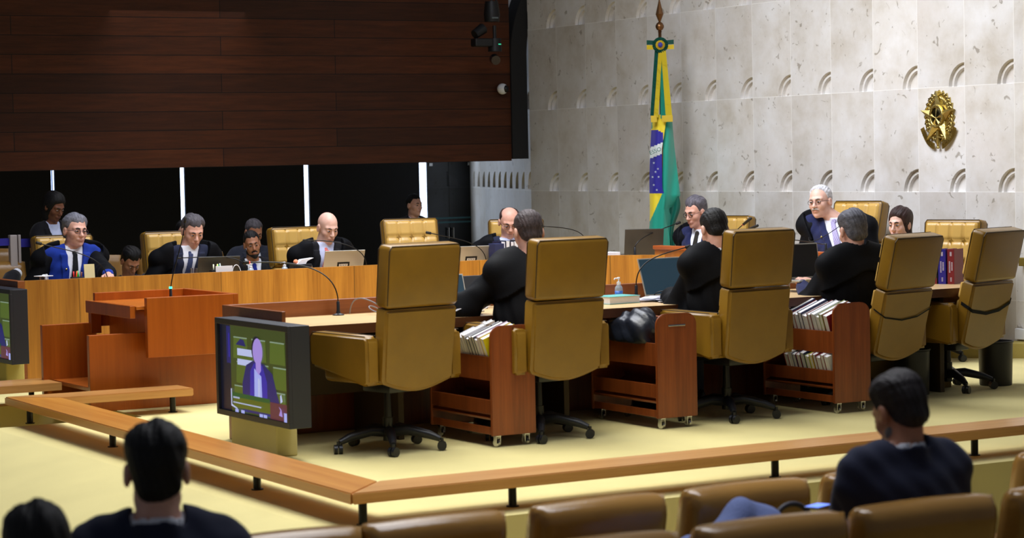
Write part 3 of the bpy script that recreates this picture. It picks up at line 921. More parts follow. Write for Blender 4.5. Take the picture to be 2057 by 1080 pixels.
C_ROBE = mat('black_robe', srgb(14, 15, 19), 0.7, bump=0.15, bscale=200, spec=0.10)
C_BLUE = cloth('royal_blue_wool', srgb(22, 52, 150))
C_NAVY = cloth('navy_wool', srgb(30, 36, 76))
C_DNAVY = cloth('dark_navy_wool', srgb(34, 39, 62))
C_CHAR = cloth('charcoal_wool', srgb(44, 48, 62))
C_BLACKW = cloth('black_wool', srgb(20, 20, 26))
C_SHIRT = cloth('white_shirt', srgb(232, 234, 244), 0.8, 0.1)
C_LSHIRT = cloth('pale_blue_shirt', srgb(196, 204, 236), 0.8, 0.1)
HAIRM = {}
def hairmat(n, c):
    if n not in HAIRM: HAIRM[n] = mat('hair_' + n, c, 0.55, var=0.45, vscale=16, stretch=(5, 0.9, 2.5), bump=0.45, bscale=50, spec=0.3)
    return HAIRM[n]
M_EYEW = mat('eye_white', srgb(170, 156, 150), 0.3)
M_IRIS = mat('iris_dark', srgb(34, 22, 18), 0.25)
M_FRAME = mat('dark_glasses_frame', srgb(30, 24, 30), 0.3)
M_TEE = mat('wool_trousers', srgb(26, 28, 36), 0.9)
M_SHOE = mat('black_shoe', srgb(16, 15, 15), 0.35)

def rotm(yaw, pitch, roll):
    """local head: +y forward. yaw>0 turns to the person's left, pitch>0 looks down"""
    return np.array((Matrix.Rotation(yaw, 3, 'Z') @ Matrix.Rotation(-pitch, 3, 'X') @ Matrix.Rotation(roll, 3, 'Y')), F32)

def build_person(label, pos, psi, head, hyaw=0.0, hpitch=0.0, hroll=0.0, s=1.08, skinm=None, hair=None, hairc=None,
                 glasses=None, mustache=None, beard=None, brow=srgb(40, 34, 32), jacket=None, shirt=None, tie=None, robe=None,
                 robe_open=0.1, hands=None, seated=True, floor=0.0, wide=1.0, belly=0.0, face_w=1.0, group=None, seat_z=0.52,
                 pin=False, shz=0.222, name='person', vopen=0.34, res=0.0055, bald=False, grip=0.5, lean=None, legs=True, sleeve=1.0):
    """pos: x,y under the hips; head: world centre of the head; psi: world angle the body faces"""
    skinm = skinm or SK_L
    rz = math.radians(psi - 90)
    root = thing(name, label, 'person', (pos[0], pos[1], floor), rz, group)
    Rz = Matrix.Rotation(-rz, 3, 'Z')
    def L(p): 
        q = Rz @ (Vector(p) - Vector((pos[0], pos[1], floor)))
        return np.array(q, F32)
    hc = L(head)
    Hm = rotm(hyaw, hpitch, hroll)
    def HW(v): return hc + Hm @ (np.asarray(v, F32) * s)
    hipz = seat_z + 0.08 if seated else 0.98 * s
    S = np.array([hc[0] * 0.5, hc[1] - 0.045 * s - 0.04 * math.sin(hpitch), hc[2] - shz * s], F32)
    neck = np.array([S[0], S[1], S[2] + 0.05], F32)
    w = wide * s
    sho = [S + V3(sd * 0.165 * w, 0.0, -0.015) for sd in (-1, 1)]
    # torso field (flattened front to back around a leaning axis)
    def torso(p, k=1.0):
        t = np.clip((p[:, 2] - hipz) / max(0.1, S[2] - hipz), -0.5, 1.3)
        q = p.copy()
        q[:, 1] = (p[:, 1] - (S[1] * t)) / 0.74
        q[:, 0] = (p[:, 0] - S[0] * t)
        d = s_rc((0, 0, hipz - 0.03), (0, 0, hipz + 0.16), 0.155 * w, 0.15 * w, (1.12, 1, 1))(q)
        d = smin(d, s_rc((0, 0, hipz + 0.16), (0, 0, S[2] - 0.13), 0.15 * w, 0.142 * w, (1.22, 1, 1))(q), 0.06)
        d = smin(d, s_rc((-0.150 * w, 0, S[2] - 0.02), (0.150 * w, 0, S[2] - 0.02), 0.062 * w, 0.062 * w)(q), 0.07)
        for sd in (-1, 1):
            d = smin(d, s_rc((0.02 * sd, -0.01, S[2] + 0.055), (sd * 0.13 * w, 0, S[2] + 0.02), 0.045 * s, 0.042 * s)(q), 0.04)
        if belly > 0:
            d = smin(d, s_el((0, 0.09, hipz + 0.14), (0.17 * belly, 0.16 * belly, 0.17))(q), 0.06)
        return d * 0.78
    # arms by two-bone reach
    ua, fa = 0.30 * s, 0.265 * s
    joints = []
    hands = hands or [None, None]
    if hands[0] is not None: hands = hands[::-1]
    for i, sd in enumerate((-1, 1)):
        sh = sho[i]
        if hands[i] is None:
            el = sh + V3(sd * 0.05, 0.03, -ua * 0.97); wr = el + V3(-sd * 0.04, 0.19, -0.15); hd = (wr - el)
            curl = 0.6
        else:
            tgt = L(hands[i][:3]); curl = grip
            d = tgt - sh; dist = float(np.linalg.norm(d)); dm = (ua + fa) * 0.985
            if dist > dm: tgt = sh + d / dist * dm; d = tgt - sh; dist = dm
            a = math.acos(max(-1, min(1, (ua * ua + dist * dist - fa * fa) / (2 * ua * dist))))
            dn = d / dist
            bendv = V3(sd * 0.55, -0.25, -1.0); bendv = bendv - dn * float(bendv @ dn); bendv /= np.linalg.norm(bendv)
            el = sh + (dn * math.cos(a) + bendv * math.sin(a)) * ua
            wr = tgt
        joints.append((sh, el, wr, curl))
    def arm(p, i, off=0.0, upto=1.0, ra=0.050, rb=0.043, rw=0.029):
        sh, el, wr, _ = joints[i]
        w2 = el + (wr - el) * upto
        d = s_rc(sh, el, ra * w / wide + off, rb * s + off)(p)
        return smin(d, s_rc(el, w2, rb * s + off, (rb + (rw - rb) * upto) * s + off)(p), 0.02)
    # ---- head
    def headf(p):
        q = ((p - hc) @ Hm) / s
        q[:, 0] = q[:, 0] / face_w
        ax = np.abs(q[:, 0]); qs = q.copy(); qs[:, 0] = ax
        d = s_el((0, -0.014, 0.032), (0.0745, 0.096, 0.086))(q)
        d = smin(d, s_el((0, 0.018, -0.035), (0.061, 0.068, 0.082))(q), 0.03)
        d = smin(d, s_rc((0.034, 0.0, -0.078), (0, 0.066, -0.103), 0.026, 0.022)(qs), 0.03)
        d = smin(d, s_el((0.040, 0.050, -0.030), (0.022, 0.024, 0.022))(qs), 0.022)
        d = smin(d, s_rc((0.010, 0.083, 0.020), (0.042, 0.066, 0.021), 0.011, 0.010)(qs), 0.018)
        d = smax(d, -s_el((0.031, 0.094, 0.000), (0.019, 0.018, 0.0125))(qs), 0.012)
        d = smin(d, s_el((0.030, 0.070, 0.000), (0.0155, 0.0155, 0.0125))(qs), 0.006)
        d = smin(d, s_rc((0, 0.082, 0.008), (0, 0.104, -0.034), 0.0075, 0.0125)(q), 0.012)
        d = smin(d, s_el((0.011, 0.095, -0.038), (0.0085, 0.010, 0.007))(qs), 0.006)
        d = smin(d, s_el((0, 0.080, -0.066), (0.026, 0.016, 0.013))(q), 0.014)
        d = smin(d, s_el((0, 0.084, -0.078), (0.018, 0.011, 0.006))(q), 0.006)
        d = smin(d, s_el((0, 0.0865, -0.0655), (0.021, 0.010, 0.0048))(q), 0.005)
        ear = s_el((0.0795, -0.012, -0.008), (0.011, 0.021, 0.033))(qs)
        ear = smax(ear, -s_el((0.0895, -0.004, -0.004), (0.006, 0.011, 0.017))(qs), 0.006)
        d = smin(d, ear, 0.008)
        return d * s * 0.95
    nk0 = hc + Hm @ (V3(0, -0.028, -0.055) * s)
    neckf = s_rc(nk0, neck + V3(0, 0, -0.03), 0.052 * s * (0.9 + 0.1 * wide), 0.060 * s * wide)
    # ---- hands
    handfs = []; boxes = []
    for i, sd in enumerate((-1, 1)):
        sh, el, wr, curl = joints[i]
        f = wr - el; f = f / np.linalg.norm(f)
        up = V3(0, 0, 1) - f * f[2]; 
        if np.linalg.norm(up) < 0.2: up = V3(0, -1, 0) - f * float(-f[1])
        up /= np.linalg.norm(up)
        side = np.cross(f, up) * (1 if sd > 0 else -1)   # points to the little finger side
        side = -side if float(side[0]) * sd < 0 else side
        hs = s * 0.95
        parts = []
        R3 = np.stack([side, f, up], 1).astype(F32)
        pc = wr + f * 0.048 * hs
        parts.append(s_el(pc, (0.041 * hs, 0.052 * hs, 0.0155 * hs), R3))
        cl = curl
        for j, (ox, ln, rr) in enumerate(((-0.029, 0.070, 0.0088), (-0.0095, 0.078, 0.0090), (0.0105, 0.072, 0.0086), (0.029, 0.056, 0.0078))):
            b0 = wr + f * (0.088 - 0.006 * abs(j - 1)) * hs + side * ox * hs
            c1, s1_ = math.cos(cl * 0.7), math.sin(cl * 0.7)
            b1 = b0 + (f * c1 - up * s1_) * ln * 0.5 * hs
            c2, s2_ = math.cos(cl * 1.7 + .1), math.sin(cl * 1.7 + .1)
            b2 = b1 + (f * c2 - up * s2_) * ln * 0.5 * hs
            parts.append(s_rc(b0 - f * 0.02 * hs, b1, rr * hs * 1.05, rr * hs)); parts.append(s_rc(b1, b2, rr * hs, rr * hs * 0.85))
        t0 = wr + f * 0.025 * hs - side * 0.026 * hs; t1 = t0 + f * 0.035 * hs - side * 0.028 * hs - up * 0.008; t2 = t1 + f * 0.032 * hs - side * 0.004 - up * 0.010
        parts.append(s_rc(t0, t1, 0.0135 * hs, 0.0105 * hs)); parts.append(s_rc(t1, t2, 0.0105 * hs, 0.0085 * hs))
        parts.append(s_rc(wr - f * 0.03, wr + f * 0.02, 0.029 * s, 0.026 * s))
        handfs.append(U(parts, 0.004)); boxes.append(wr + f * 0.09)
    def legsf(p, off):
        fs = []
        for sd in (-1, 1):
            if seated:
                hp, kn, an = V3(sd * 0.09, 0.0, seat_z + 0.04), V3(sd * 0.12, 0.46, seat_z + 0.03), V3(sd * 0.12, 0.44, 0.09)
            else:
                hp, kn, an = V3(sd * 0.09, 0.0, hipz - 0.03), V3(sd * 0.10, 0.02, hipz * 0.5), V3(sd * 0.10, 0.0, 0.09)
            fs += [s_rc(hp, kn, 0.088 * s + off, 0.060 * s + off), s_rc(kn, an, 0.058 * s + off, 0.040 * s + off)]
        return U(fs, 0.03)(p)
    def bodyf(p):
        d = headf(p)
        d = smin(d, neckf(p), 0.02)
        d = smin(d, torso(p), 0.02)
        for i in (0, 1):
            d = smin(d, arm(p, i), 0.015)
            d = smin(d, handfs[i](p), 0.008)
        if legs: d = smin(d, legsf(p, -0.006), 0.02)
        return d
    pts = [hc + V3(.13, .14, .15), hc - V3(.13, .14, .17), V3(0.26, 0.2, hipz - .2), V3(-0.26, -0.22, hipz - .2)]
    for j in joints: pts += [j[0], j[1], j[2]]
    pts += boxes
    if legs: pts += [V3(0.2, 0.5 if seated else .1, 0.06), V3(-0.2, -0.1, 0.06)]
    pts = np.array(pts)
    lo = pts.min(0) - 0.14; hi = pts.max(0) + 0.14
    lo[2] = max(lo[2], 0.03)
    body = sobj('body', bodyf, lo, hi, res, skinm, root)
    # ---- eyes, brows, lips
    H4 = Matrix.Translation(Vector(hc.tolist())) @ Matrix(Hm.tolist()).to_4x4() @ Matrix.Diagonal((s * face_w, s, s, 1))
    for sd in (-1, 1):
        bm = NB(); ellip(bm, (sd * 0.030, 0.0770, -0.001), (0.0138, 0.0130, 0.0072 - 0.003 * max(0, min(1, hpitch * 1.6))), H4, 0, 14)
        ellip(bm, (sd * 0.030, 0.0868, -0.0025), (0.0080, 0.0046, 0.0066 - 0.002 * max(0, min(1, hpitch * 1.6))), H4, 1, 10)
        obj('eye', bm, [M_EYEW, M_IRIS], root, smooth=True)
        bm = NB(); tube(bm, [H4 @ Vector(q) for q in ((sd * 0.012, 0.0925, 0.018), (sd * 0.028, 0.0885, 0.023), (sd * 0.046, 0.0715, 0.019))], [0.0042 * s, 0.0050 * s, 0.0025 * s], 8)
        obj('eyebrow', bm, mat('eyebrow_hair', brow, 0.8), root, smooth=True)
    bm = NB(); ellip(bm, (0, 0.0915, -0.0660), (0.0215, 0.0065, 0.0034), H4, 0, 14); ellip(bm, (0, 0.0905, -0.0745), (0.0185, 0.0065, 0.0042), H4, 0, 14)
    obj('lips', bm, mat('lip_tone', srgb(178, 116, 106) if skinm not in (SK_D,) else srgb(110, 60, 52), 0.5), root, smooth=True)
    def hq(p): 
        q = ((p - hc) @ Hm) / s
        q[:, 0] /= face_w
        return q
    hlo, hhi = hc - 0.17 * s, hc + 0.17 * s
    # ---- hair
    if hair:
        hm = hairmat(*hairc)
        def cut(y, kind):
            # lowest z of hair at head depth y
            xs, zs = {'short': ([-.12, -.075, -.03, -.012, 0.006, .03, .055, .085], [-.085, -.075, -.045, -.012, 0.012, .036, .062, .082]),
                      'full': ([-.12, -.075, -.035, -.018, 0.006, .02, .035, .055, .090], [-.105, -.095, -.050, 0.008, 0.010, .000, .045, .062, .076]),
                      'reced': ([-.12, -.075, -.03, -.012, 0.010, .025, .045, .06], [-.080, -.070, -.045, -.014, 0.02, .050, .095, .15]),
                      'ring': ([-.12, -.075, -.03, -.012, 0.010, .03, .04, .06], [-.075, -.070, -.045, -.014, 0.02, .05, .10, .15]),
                      'long': ([-.12, -.075, -.03, -.012, 0.010, .03, .055, .090], [-.17, -.17, -.17, -.17, -.17, -.06, .050, .072])}[kind]
            return np.interp(y, xs, zs).astype(F32)
        thick = {'short': 0.008, 'full': 0.016, 'reced': 0.009, 'ring': 0.007, 'long': 0.016, 'buzz': 0.004}.get(hair, 0.008)
        kind = 'short' if hair == 'buzz' else hair
        if hair == 'buzz': kind = 'reced' if False else 'short'
        def hairf(p):
            q = hq(p)
            zc = cut(q[:, 1], kind)
            if kind != 'long':
                fr = np.clip((q[:, 1] - 0.015) / 0.03, 0, 1)
                zc = zc + fr * (0.024 * np.clip((np.abs(q[:, 0]) - 0.022) / 0.03, 0, 1) + 0.005 * np.sin(q[:, 0] * 120 + 1) + 0.003 * np.sin(q[:, 0] * 260)) + (1 - fr) * 0.004 * np.sin(q[:, 1] * 170 + q[:, 0] * 60)
            rise = np.clip((q[:, 2] - zc) / (0.070 if kind == 'full' else 0.045), -1, 1)
            t_ = np.where(rise > 0, 1 - (1 - rise) ** 2, 4.0 * rise)
            base = s_el((0, -0.014, 0.032), (0.0745, 0.096, 0.086))(q)
            if kind in ('short', 'full', 'reced', 'ring'):
                base = smin(base, s_el((0, -0.040, -0.035), (0.056, 0.056, 0.05))(q), 0.02)
            off = -0.001 + (thick + 0.002) * t_ + thick * 0.5 * np.clip(q[:, 2] - 0.03, 0, .08) / .08
            side = 0.30 + 0.70 * np.clip((q[:, 2] - 0.015) / 0.06, 0, 1)
            if kind != 'long': off = np.where(off > 0, off * np.maximum(side, np.clip((-q[:, 1] - 0.03) / 0.04, 0, 1) * 0.8), off)
            off = np.where(off > 0, off * (1 - 0.45 * np.clip((q[:, 1] - 0.02) / 0.06, 0, 1)), off)
            d = base - off
            if kind == 'long':
                fall = s_el((0, -0.035, -0.06), (0.080, 0.075, 0.15))(q)
                d = smin(d, fall, 0.03)
                face = s_el((0, 0.075, -0.035), (0.062, 0.085, 0.098))(q)
                d = smax(d, -face, 0.015)
            w1 = q[:, 0] * 1.0 + 0.25 * q[:, 2]
            n = 0.0012 * np.sin(w1 * 330 + 3 * np.sin(q[:, 1] * 40)) 
            if kind in ('full', 'long'): n = n + 0.0030 * np.sin(w1 * 70 + 1.3 + 8 * q[:, 1]) + 0.0018 * np.sin(w1 * 130 + 20 * q[:, 1])
            d = d + n * np.clip(t_, 0, 1)
            if kind == 'ring':
                d = smax(d, -s_el((0, 0.02, 0.095), (0.066, 0.115, 0.075))(q), 0.01)
            return d * s * 0.9
        l2 = hlo.copy(); 
        if hair == 'long': l2[2] -= 0.12
        sobj('hair', hairf, l2, hhi, 0.0045, hm, root)
    if mustache:
        bm = NB()
        for sd in (-1, 1):
            tube(bm, [H4 @ Vector(q) for q in ((0, 0.099, -0.0535), (sd * 0.014, 0.096, -0.056), (sd * 0.028, 0.082, -0.066))], [0.0062 * s, 0.0062 * s, 0.002 * s], 8)
        obj('mustache', bm, mat('mustache_hair', mustache, 0.8, bump=.6, bscale=300), root, smooth=True)
    if beard:
        def bf(p):
            q = hq(p); qs = q.copy(); qs[:, 0] = np.abs(q[:, 0])
            d = s_rc((0.046, 0.0, -0.070), (0, 0.068, -0.103), 0.028, 0.027)(qs)
            d = smin(d, s_el((0, 0.078, -0.062), (0.032, 0.022, 0.014))(q), 0.012)
            d = smax(d, -s_el((0, 0.10, -0.071), (0.022, 0.03, 0.009))(q), 0.006)
            return d * s
        sobj('beard', bf, hlo, hhi, 0.005, mat('beard_hair', beard, 0.85, bump=.6, bscale=300), root)
    if glasses:
        g = NB()
        for sd in (-1, 1):
            ring = [H4 @ Vector((sd * 0.031 + 0.0225 * math.cos(a) * (1 if abs(math.cos(a)) < .9 else .97), 0.101 - 0.006 * abs(math.cos(a)) - .10 * max(0, abs(sd * 0.031 + 0.0225 * math.cos(a)) - .035), -0.004 + 0.0175 * math.sin(a))) for a in [k * 2 * PI / 20 for k in range(21)]]
            tube(g, ring, glasses[1] * s, 6, cap=False)
            tube(g, [H4 @ Vector(q) for q in ((sd * 0.053, 0.092, 0.002), (sd * 0.068, 0.06, 0.004), (sd * 0.081, 0.0, 0.004))], 0.0017 * s, 6)
        tube(g, [H4 @ Vector(q) for q in ((-0.010, 0.103, 0.000), (0, 0.105, 0.003), (0.010, 0.103, 0.000))], 0.0017 * s, 6)
        obj('glasses', g, mat('glasses_frame', glasses[0], 0.3), root, smooth=True)
    # ---- clothes
    tl = np.array([min(j[1][0] for j in joints) - .2, -0.34, hipz - 0.22], F32); tl[0] = min(tl[0], -0.42)
    allp = np.array([x for j in joints for x in j[:3]] + [S])
    clo = np.minimum(allp.min(0) - 0.16, V3(-0.34, -0.30, hipz - 0.20)); chi = np.maximum(allp.max(0) + 0.16, V3(0.34, 0.30, S[2] + 0.14))
    zb = S[2] - vopen * s
    def front(p, z): return p
    def wV(z, top, bot):   # half width of the opening
        t = np.clip((z - zb) / (S[2] + 0.04 - zb), 0, 1)
        return bot + (top - bot) * t
    ycen = lambda p: S[1] * np.clip((p[:, 2] - hipz) / max(.1, S[2] - hipz), -0.5, 1.3)
    xcen = lambda p: S[0] * np.clip((p[:, 2] - hipz) / max(.1, S[2] - hipz), -0.5, 1.3)
    if shirt is not None:
        def shirtf(p):
            d = torso(p) - 0.007
            # collar round the neck
            q = p - neck
            col = s_rc(neck + V3(0, 0.0, -0.025), neck + V3(0, 0.004, 0.028), 0.070 * s * wide, 0.064 * s * wide)(p)
            col = np.maximum(col, q[:, 2] - 0.034 + 0.25 * np.clip(q[:, 1], -0.1, 0.1))
            d = smin(d, col, 0.006)
            inner = s_rc(neck + V3(0, 0, -0.02), neck + V3(0, 0.01, 0.12), 0.057 * s * wide, 0.058 * s * wide)(p)
            d = smax(d, -inner, 0.003)
            for i in (0, 1):
                d = smin(d, arm(p, i, 0.006, 0.98), 0.01)
            return d
        sobj('shirt', shirtf, clo, chi, 0.0075, shirt, root)
    if tie is not None:
        def tief(p):
            d = np.abs(torso(p) - 0.014) - 0.007
            z = p[:, 2]
            t = np.clip((S[2] + 0.02 - z) / 0.45, 0, 1)
            ww = 0.017 + 0.026 * t
            d = np.maximum(d, np.abs(p[:, 0] - xcen(p)) - ww * s)
            d = np.maximum(d, ycen(p) + 0.02 - p[:, 1])
            d = np.maximum(d, z - (S[2] + 0.028)); d = np.maximum(d, hipz + 0.02 - z)
            kn = s_el((neck[0], neck[1] + 0.068 * s * wide, neck[2] - 0.022), (0.021 * s, 0.014 * s, 0.022 * s))(p)
            return smin(d, kn, 0.006)
        sobj('tie', tief, (S[0] - .1, ycen(np.array([[0, 0, S[2]]]))[0] - .12, hipz), (S[0] + .1, S[1] + .36, S[2] + .1), 0.005, tie, root)
    def openf(p, top, bot, zbot):
        """negative inside the front opening"""
        t = np.clip((p[:, 2] - zbot) / (S[2] + 0.05 - zbot), 0, 1.2)
        ww = bot + (top - bot) * t
        o = np.abs(p[:, 0] - xcen(p)) - ww
        o = np.maximum(o, ycen(p) + 0.005 - p[:, 1])
        return np.maximum(o, zbot - p[:, 2])
    if jacket is not None:
        def jackf(p):
            d = torso(p) - 0.020
            nk = s_rc(neck + V3(0, -0.004, -0.03), neck + V3(0, -0.002, 0.012), 0.080 * s * wide, 0.074 * s * wide)(p)
            nk = np.maximum(nk, p[:, 2] - neck[2] - 0.008 + 0.35 * (p[:, 1] - neck[1]))
            d = smin(d, nk, 0.012)
            o = openf(p, 0.070 * s, 0.012, zb)
            # lapels: a thicker band beside the opening
            band = np.maximum(torso(p) - 0.028, np.abs(o - 0.030) - 0.030)
            band = np.maximum(band, ycen(p) - p[:, 1] + 0.01); band = np.maximum(band, p[:, 2] - S[2] - 0.03)
            d = smin(d, band, 0.004)
            d = smax(d, -o, 0.006)
            for i in (0, 1):
                d = smin(d, arm(p, i, 0.017, 0.93), 0.012)
            d = d + 0.0035 * np.sin(p[:, 2] * 55 + p[:, 0] * 30) * np.sin(p[:, 0] * 38 + 1)
            inner = s_rc(neck + V3(0, 0, -0.03), neck + V3(0, 0.01, 0.12), 0.068 * s * wide, 0.066 * s * wide)(p)
            d = smax(d, -inner, 0.004)
            return d
        sobj('jacket', jackf, clo, chi, 0.0075, jacket, root)
        if pin:
            for dz in (0.0,):
                t = (S[2] - .10 - hipz) / (S[2] - hipz)
                x = S[0] + 0.085 * s
                # march to the surface
                y = S[1] + 0.3
                for _ in range(80):
                    if torso(np.array([[x, y, S[2] - .10]], F32))[0] < 0.030: break
                    y -= 0.004
                bm = NB(); ellip(bm, (x, y, S[2] - .10), (0.009, 0.004, 0.009), None, 0, 12)
                obj('lapel_pin', bm, M_GOLD, root, smooth=True)
    if robe is not None:
        ro = robe_open
        def robef(p):
            z = p[:, 2]
            fall = np.clip((S[2] - z) / 0.6, 0, 1)
            d = torso(p) - 0.028 - 0.05 * fall * np.clip((p[:, 1] - ycen(p)) / 0.1 + 0.5, 0.1, 1)
            ang = np.arctan2(p[:, 1] - ycen(p), p[:, 0] - xcen(p))
            sleeves = None
            for i in (0, 1):
                sh, el, wr, _ = joints[i]
                w2 = el + (wr - el) * 0.72 * sleeve
                a = s_rc(sh, el, 0.074 * s, 0.078 * s)(p)
                a = smin(a, s_rc(el, w2, 0.078 * s, 0.074 * s)(p), 0.03)
                a = smin(a, s_rc(el + V3(0, -0.02, -0.02), el + V3(0, 0.04, -0.22), 0.075, 0.06)(p), 0.05)
                sleeves = a if sleeves is None else np.minimum(sleeves, a)
            fold = (0.009 * np.sin(ang * 13 + 2 * np.sin(z * 9)) + 0.005 * np.sin(ang * 29 + z * 12)) * (0.2 + fall * 1.3)
            f2 = 0.009 * np.sin(p[:, 0] * 46 + p[:, 1] * 30 + z * 14) * (0.3 + fall)
            cz = S[2] - 0.10 - 0.05 * np.cos(ang * 2) - 0.35 * np.maximum(0, np.abs(p[:, 0] - S[0]) - 0.2)
            cape = torso(p) - 0.050
            for i in (0, 1):
                sd = -1 if i == 0 else 1
                cape = smin(cape, s_rc(sho[i] + V3(-sd * .03, 0, 0.004), sho[i] + V3(sd * 0.065, 0.0, 0.006), 0.084 * s, 0.076 * s)(p), 0.03)
            cape = smax(cape, cz - z, 0.003)
            o = openf(p, 0.085 * s + ro, ro, hipz - 0.5)
            d = smax(d + fold * np.clip((p[:, 1] - ycen(p)) / 0.1 + 1.0, 0.3, 1), -o, 0.012)
            d = smin(d, sleeves + f2, 0.035)
            cape = smax(cape, -o, 0.008)
            d = smin(d, cape, 0.005)
            inner = s_rc(neck + V3(0, 0.0, -0.05), neck + V3(0, 0.03, 0.12), 0.084 * s * wide, 0.09 * s * wide)(p)
            d = smax(d, -inner, 0.006)
            return d * 0.85
        sobj('robe', robef, clo - V3(.05, .05, .02), chi + V3(.05, .05, 0), 0.0085, robe, root)
    if legs:
        llo = V3(-0.27, -0.16, 0.03); lhi = V3(0.27, 0.62, (seat_z if seated else hipz) + 0.16)
        def trf(p):
            d = legsf(p, 0.012)
            d = smin(d, s_rc((-0.06, 0.0, hipz - 0.04), (0.06, 0.0, hipz - 0.04), 0.135, 0.135, (1, .85, 1))(p), 0.04)
            return np.maximum(d, 0.10 - p[:, 2])
        sobj('trousers', trf, llo, lhi, 0.011, jacket if jacket is not None else M_TEE, root)
        for sd in (-1, 1):
            bm = NB()
            y0 = 0.48 if seated else 0.05
            ellip(bm, (sd * (0.12 if seated else .10), y0, 0.045), (0.045, 0.135, 0.044), None, 0, 18)
            for v in bm.verts:
                if v.co.z < 0.005: v.co.z = 0.0
                if v.co.y < y0 - 0.02: v.co.z *= 1.0 + 1.1 * min(1, (y0 - 0.02 - v.co.y) / 0.08)
            obj('shoe', bm, M_SHOE, root, smooth=True)
    return root

D = math.radians
GREY = ('grey', srgb(112, 112, 122)); DGREY = ('dark_grey', srgb(84, 80, 86)); SILV = ('silver', srgb(200, 200, 205)); BLK = ('black', srgb(20, 18, 20)); BRN = ('brown', srgb(52, 34, 32)); GREY2 = ('mixed_grey', srgb(92, 88, 96)); CROP = ('cropped', srgb(70, 60, 62)); SALT = ('salt', srgb(96, 96, 106))
T_BLACK = cloth('black_tie', srgb(18, 20, 22)); T_SLATE = cloth('slate_tie', srgb(62, 72, 110)); T_YEL = cloth('yellow_tie', srgb(216, 208, 140)); T_DK = cloth('dark_olive_tie', srgb(44, 40, 34)); T_BL = cloth('blue_tie', srgb(30, 44, 140))
def pat_tie(name, a, b, sc):
    m, nt, bs = newmat(name)
    tc = nn(nt, 'ShaderNodeTexCoord'); ck = nn(nt, 'ShaderNodeTexChecker'); ck.inputs['Scale'].default_value = sc
    ck.inputs['Color1'].default_value = a; ck.inputs['Color2'].default_value = b
    nt.links.new(tc.outputs['Object'], ck.inputs[0]); nt.links.new(ck.outputs[0], bs.inputs['Base Color']); bs.inputs['Roughness'].default_value = .6
    return m
T_RED = pat_tie('red_patterned_tie', srgb(204, 70, 58), srgb(226, 140, 130), 95)
T_LIL = pat_tie('lilac_patterned_tie', srgb(140, 128, 176), srgb(176, 168, 206), 110)

hx = -18.9
build_person('grey-haired man in glasses, royal blue jacket, black tie and black robe behind the far desk', (-19.10, 6.42), 4, (hx, 6.50, 1.195), shz=0.205,
    hyaw=D(8), hpitch=D(2), hroll=D(-3), hair='full', hairc=GREY, glasses=(srgb(60, 40, 60), 0.0020), jacket=C_BLUE, shirt=C_SHIRT, tie=T_BLACK, robe=C_ROBE, robe_open=0.17,
    hands=[(-18.68, 6.05, 0.70), (-18.28, 6.58, 0.81)], wide=1.16, belly=1.0, face_w=1.12, pin=True, skinm=SK_L, vopen=.42)
build_person('dark grey-haired man with slate blue tie and black robe, looking down at a laptop', (-19.12, 7.46), 2, (hx + .02, 7.56, 1.155), shz=0.205,
    hyaw=D(-2), hpitch=D(22), hair='full', hairc=DGREY, jacket=C_DNAVY, shirt=C_SHIRT, tie=T_SLATE, robe=C_ROBE, robe_open=0.075,
    hands=[(-18.68, 7.10, 0.70), (-18.68, 7.84, 0.70)], wide=1.12, skinm=SK_L, face_w=1.05)
build_person('bald man with a red patterned tie and black robe behind the silver laptop', (-19.12, 8.78), 4, (hx, 8.87, 1.145), shz=0.205,
    hyaw=D(-2), hpitch=D(20), jacket=C_BLACKW, shirt=C_LSHIRT, tie=T_RED, robe=C_ROBE, robe_open=0.06, s=1.12,
    hands=[(-18.68, 8.42, 0.70), (-18.68, 9.14, 0.70)], wide=1.05, skinm=SK_P, brow=srgb(70, 54, 52))
build_person('balding man with glasses, yellow tie and black robe reading behind a row of books', (-19.12, 10.80), -20, (hx, 10.76, 1.135),
    hyaw=D(-3), hpitch=D(24), hair='ring', hairc=BRN, glasses=(srgb(80, 60, 60), 0.0016), jacket=C_DNAVY, shirt=C_LSHIRT, tie=T_YEL, robe=C_ROBE, robe_open=0.05,
    hands=[(-18.66, 10.35, 0.70), (-18.60, 11.05, 0.70)], wide=1.08, belly=.9, skinm=SK_L, s=1.12, face_w=1.08)
build_person('man with thick grey hair and round glasses at the presiding bench, dark tie', (-17.72, 12.18), -72, (-17.76, 12.10, 1.20), shz=0.205,
    hyaw=D(-6), hpitch=D(14), hair='full', hairc=GREY2, glasses=(srgb(40, 36, 40), 0.0022), jacket=C_NAVY, shirt=C_SHIRT, tie=T_DK, robe=C_ROBE, robe_open=0.12,
    hands=[(-18.06, 11.95, 0.80), (-17.36, 12.0, 0.80)], wide=1.0, skinm=SK_L, s=1.1, vopen=.42)
build_person('white-haired man with moustache, glasses and lilac tie at the presiding bench', (-15.72, 12.32), -52, (-15.90, 12.13, 1.305), floor=0.12, shz=0.178,
    hyaw=D(-14), hpitch=D(0), hroll=D(4), hair='reced', hairc=SILV, glasses=(srgb(50, 40, 50), 0.0014), mustache=srgb(200, 196, 192), jacket=C_NAVY, shirt=C_SHIRT, tie=T_LIL, robe=C_ROBE, robe_open=0.15,
    hands=[(-16.38, 12.02, 0.84), (-15.50, 12.10, 0.84)], wide=1.14, belly=1.0, skinm=SK_P, s=1.12, pin=True, brow=srgb(150, 140, 134), face_w=1.05, vopen=.46)
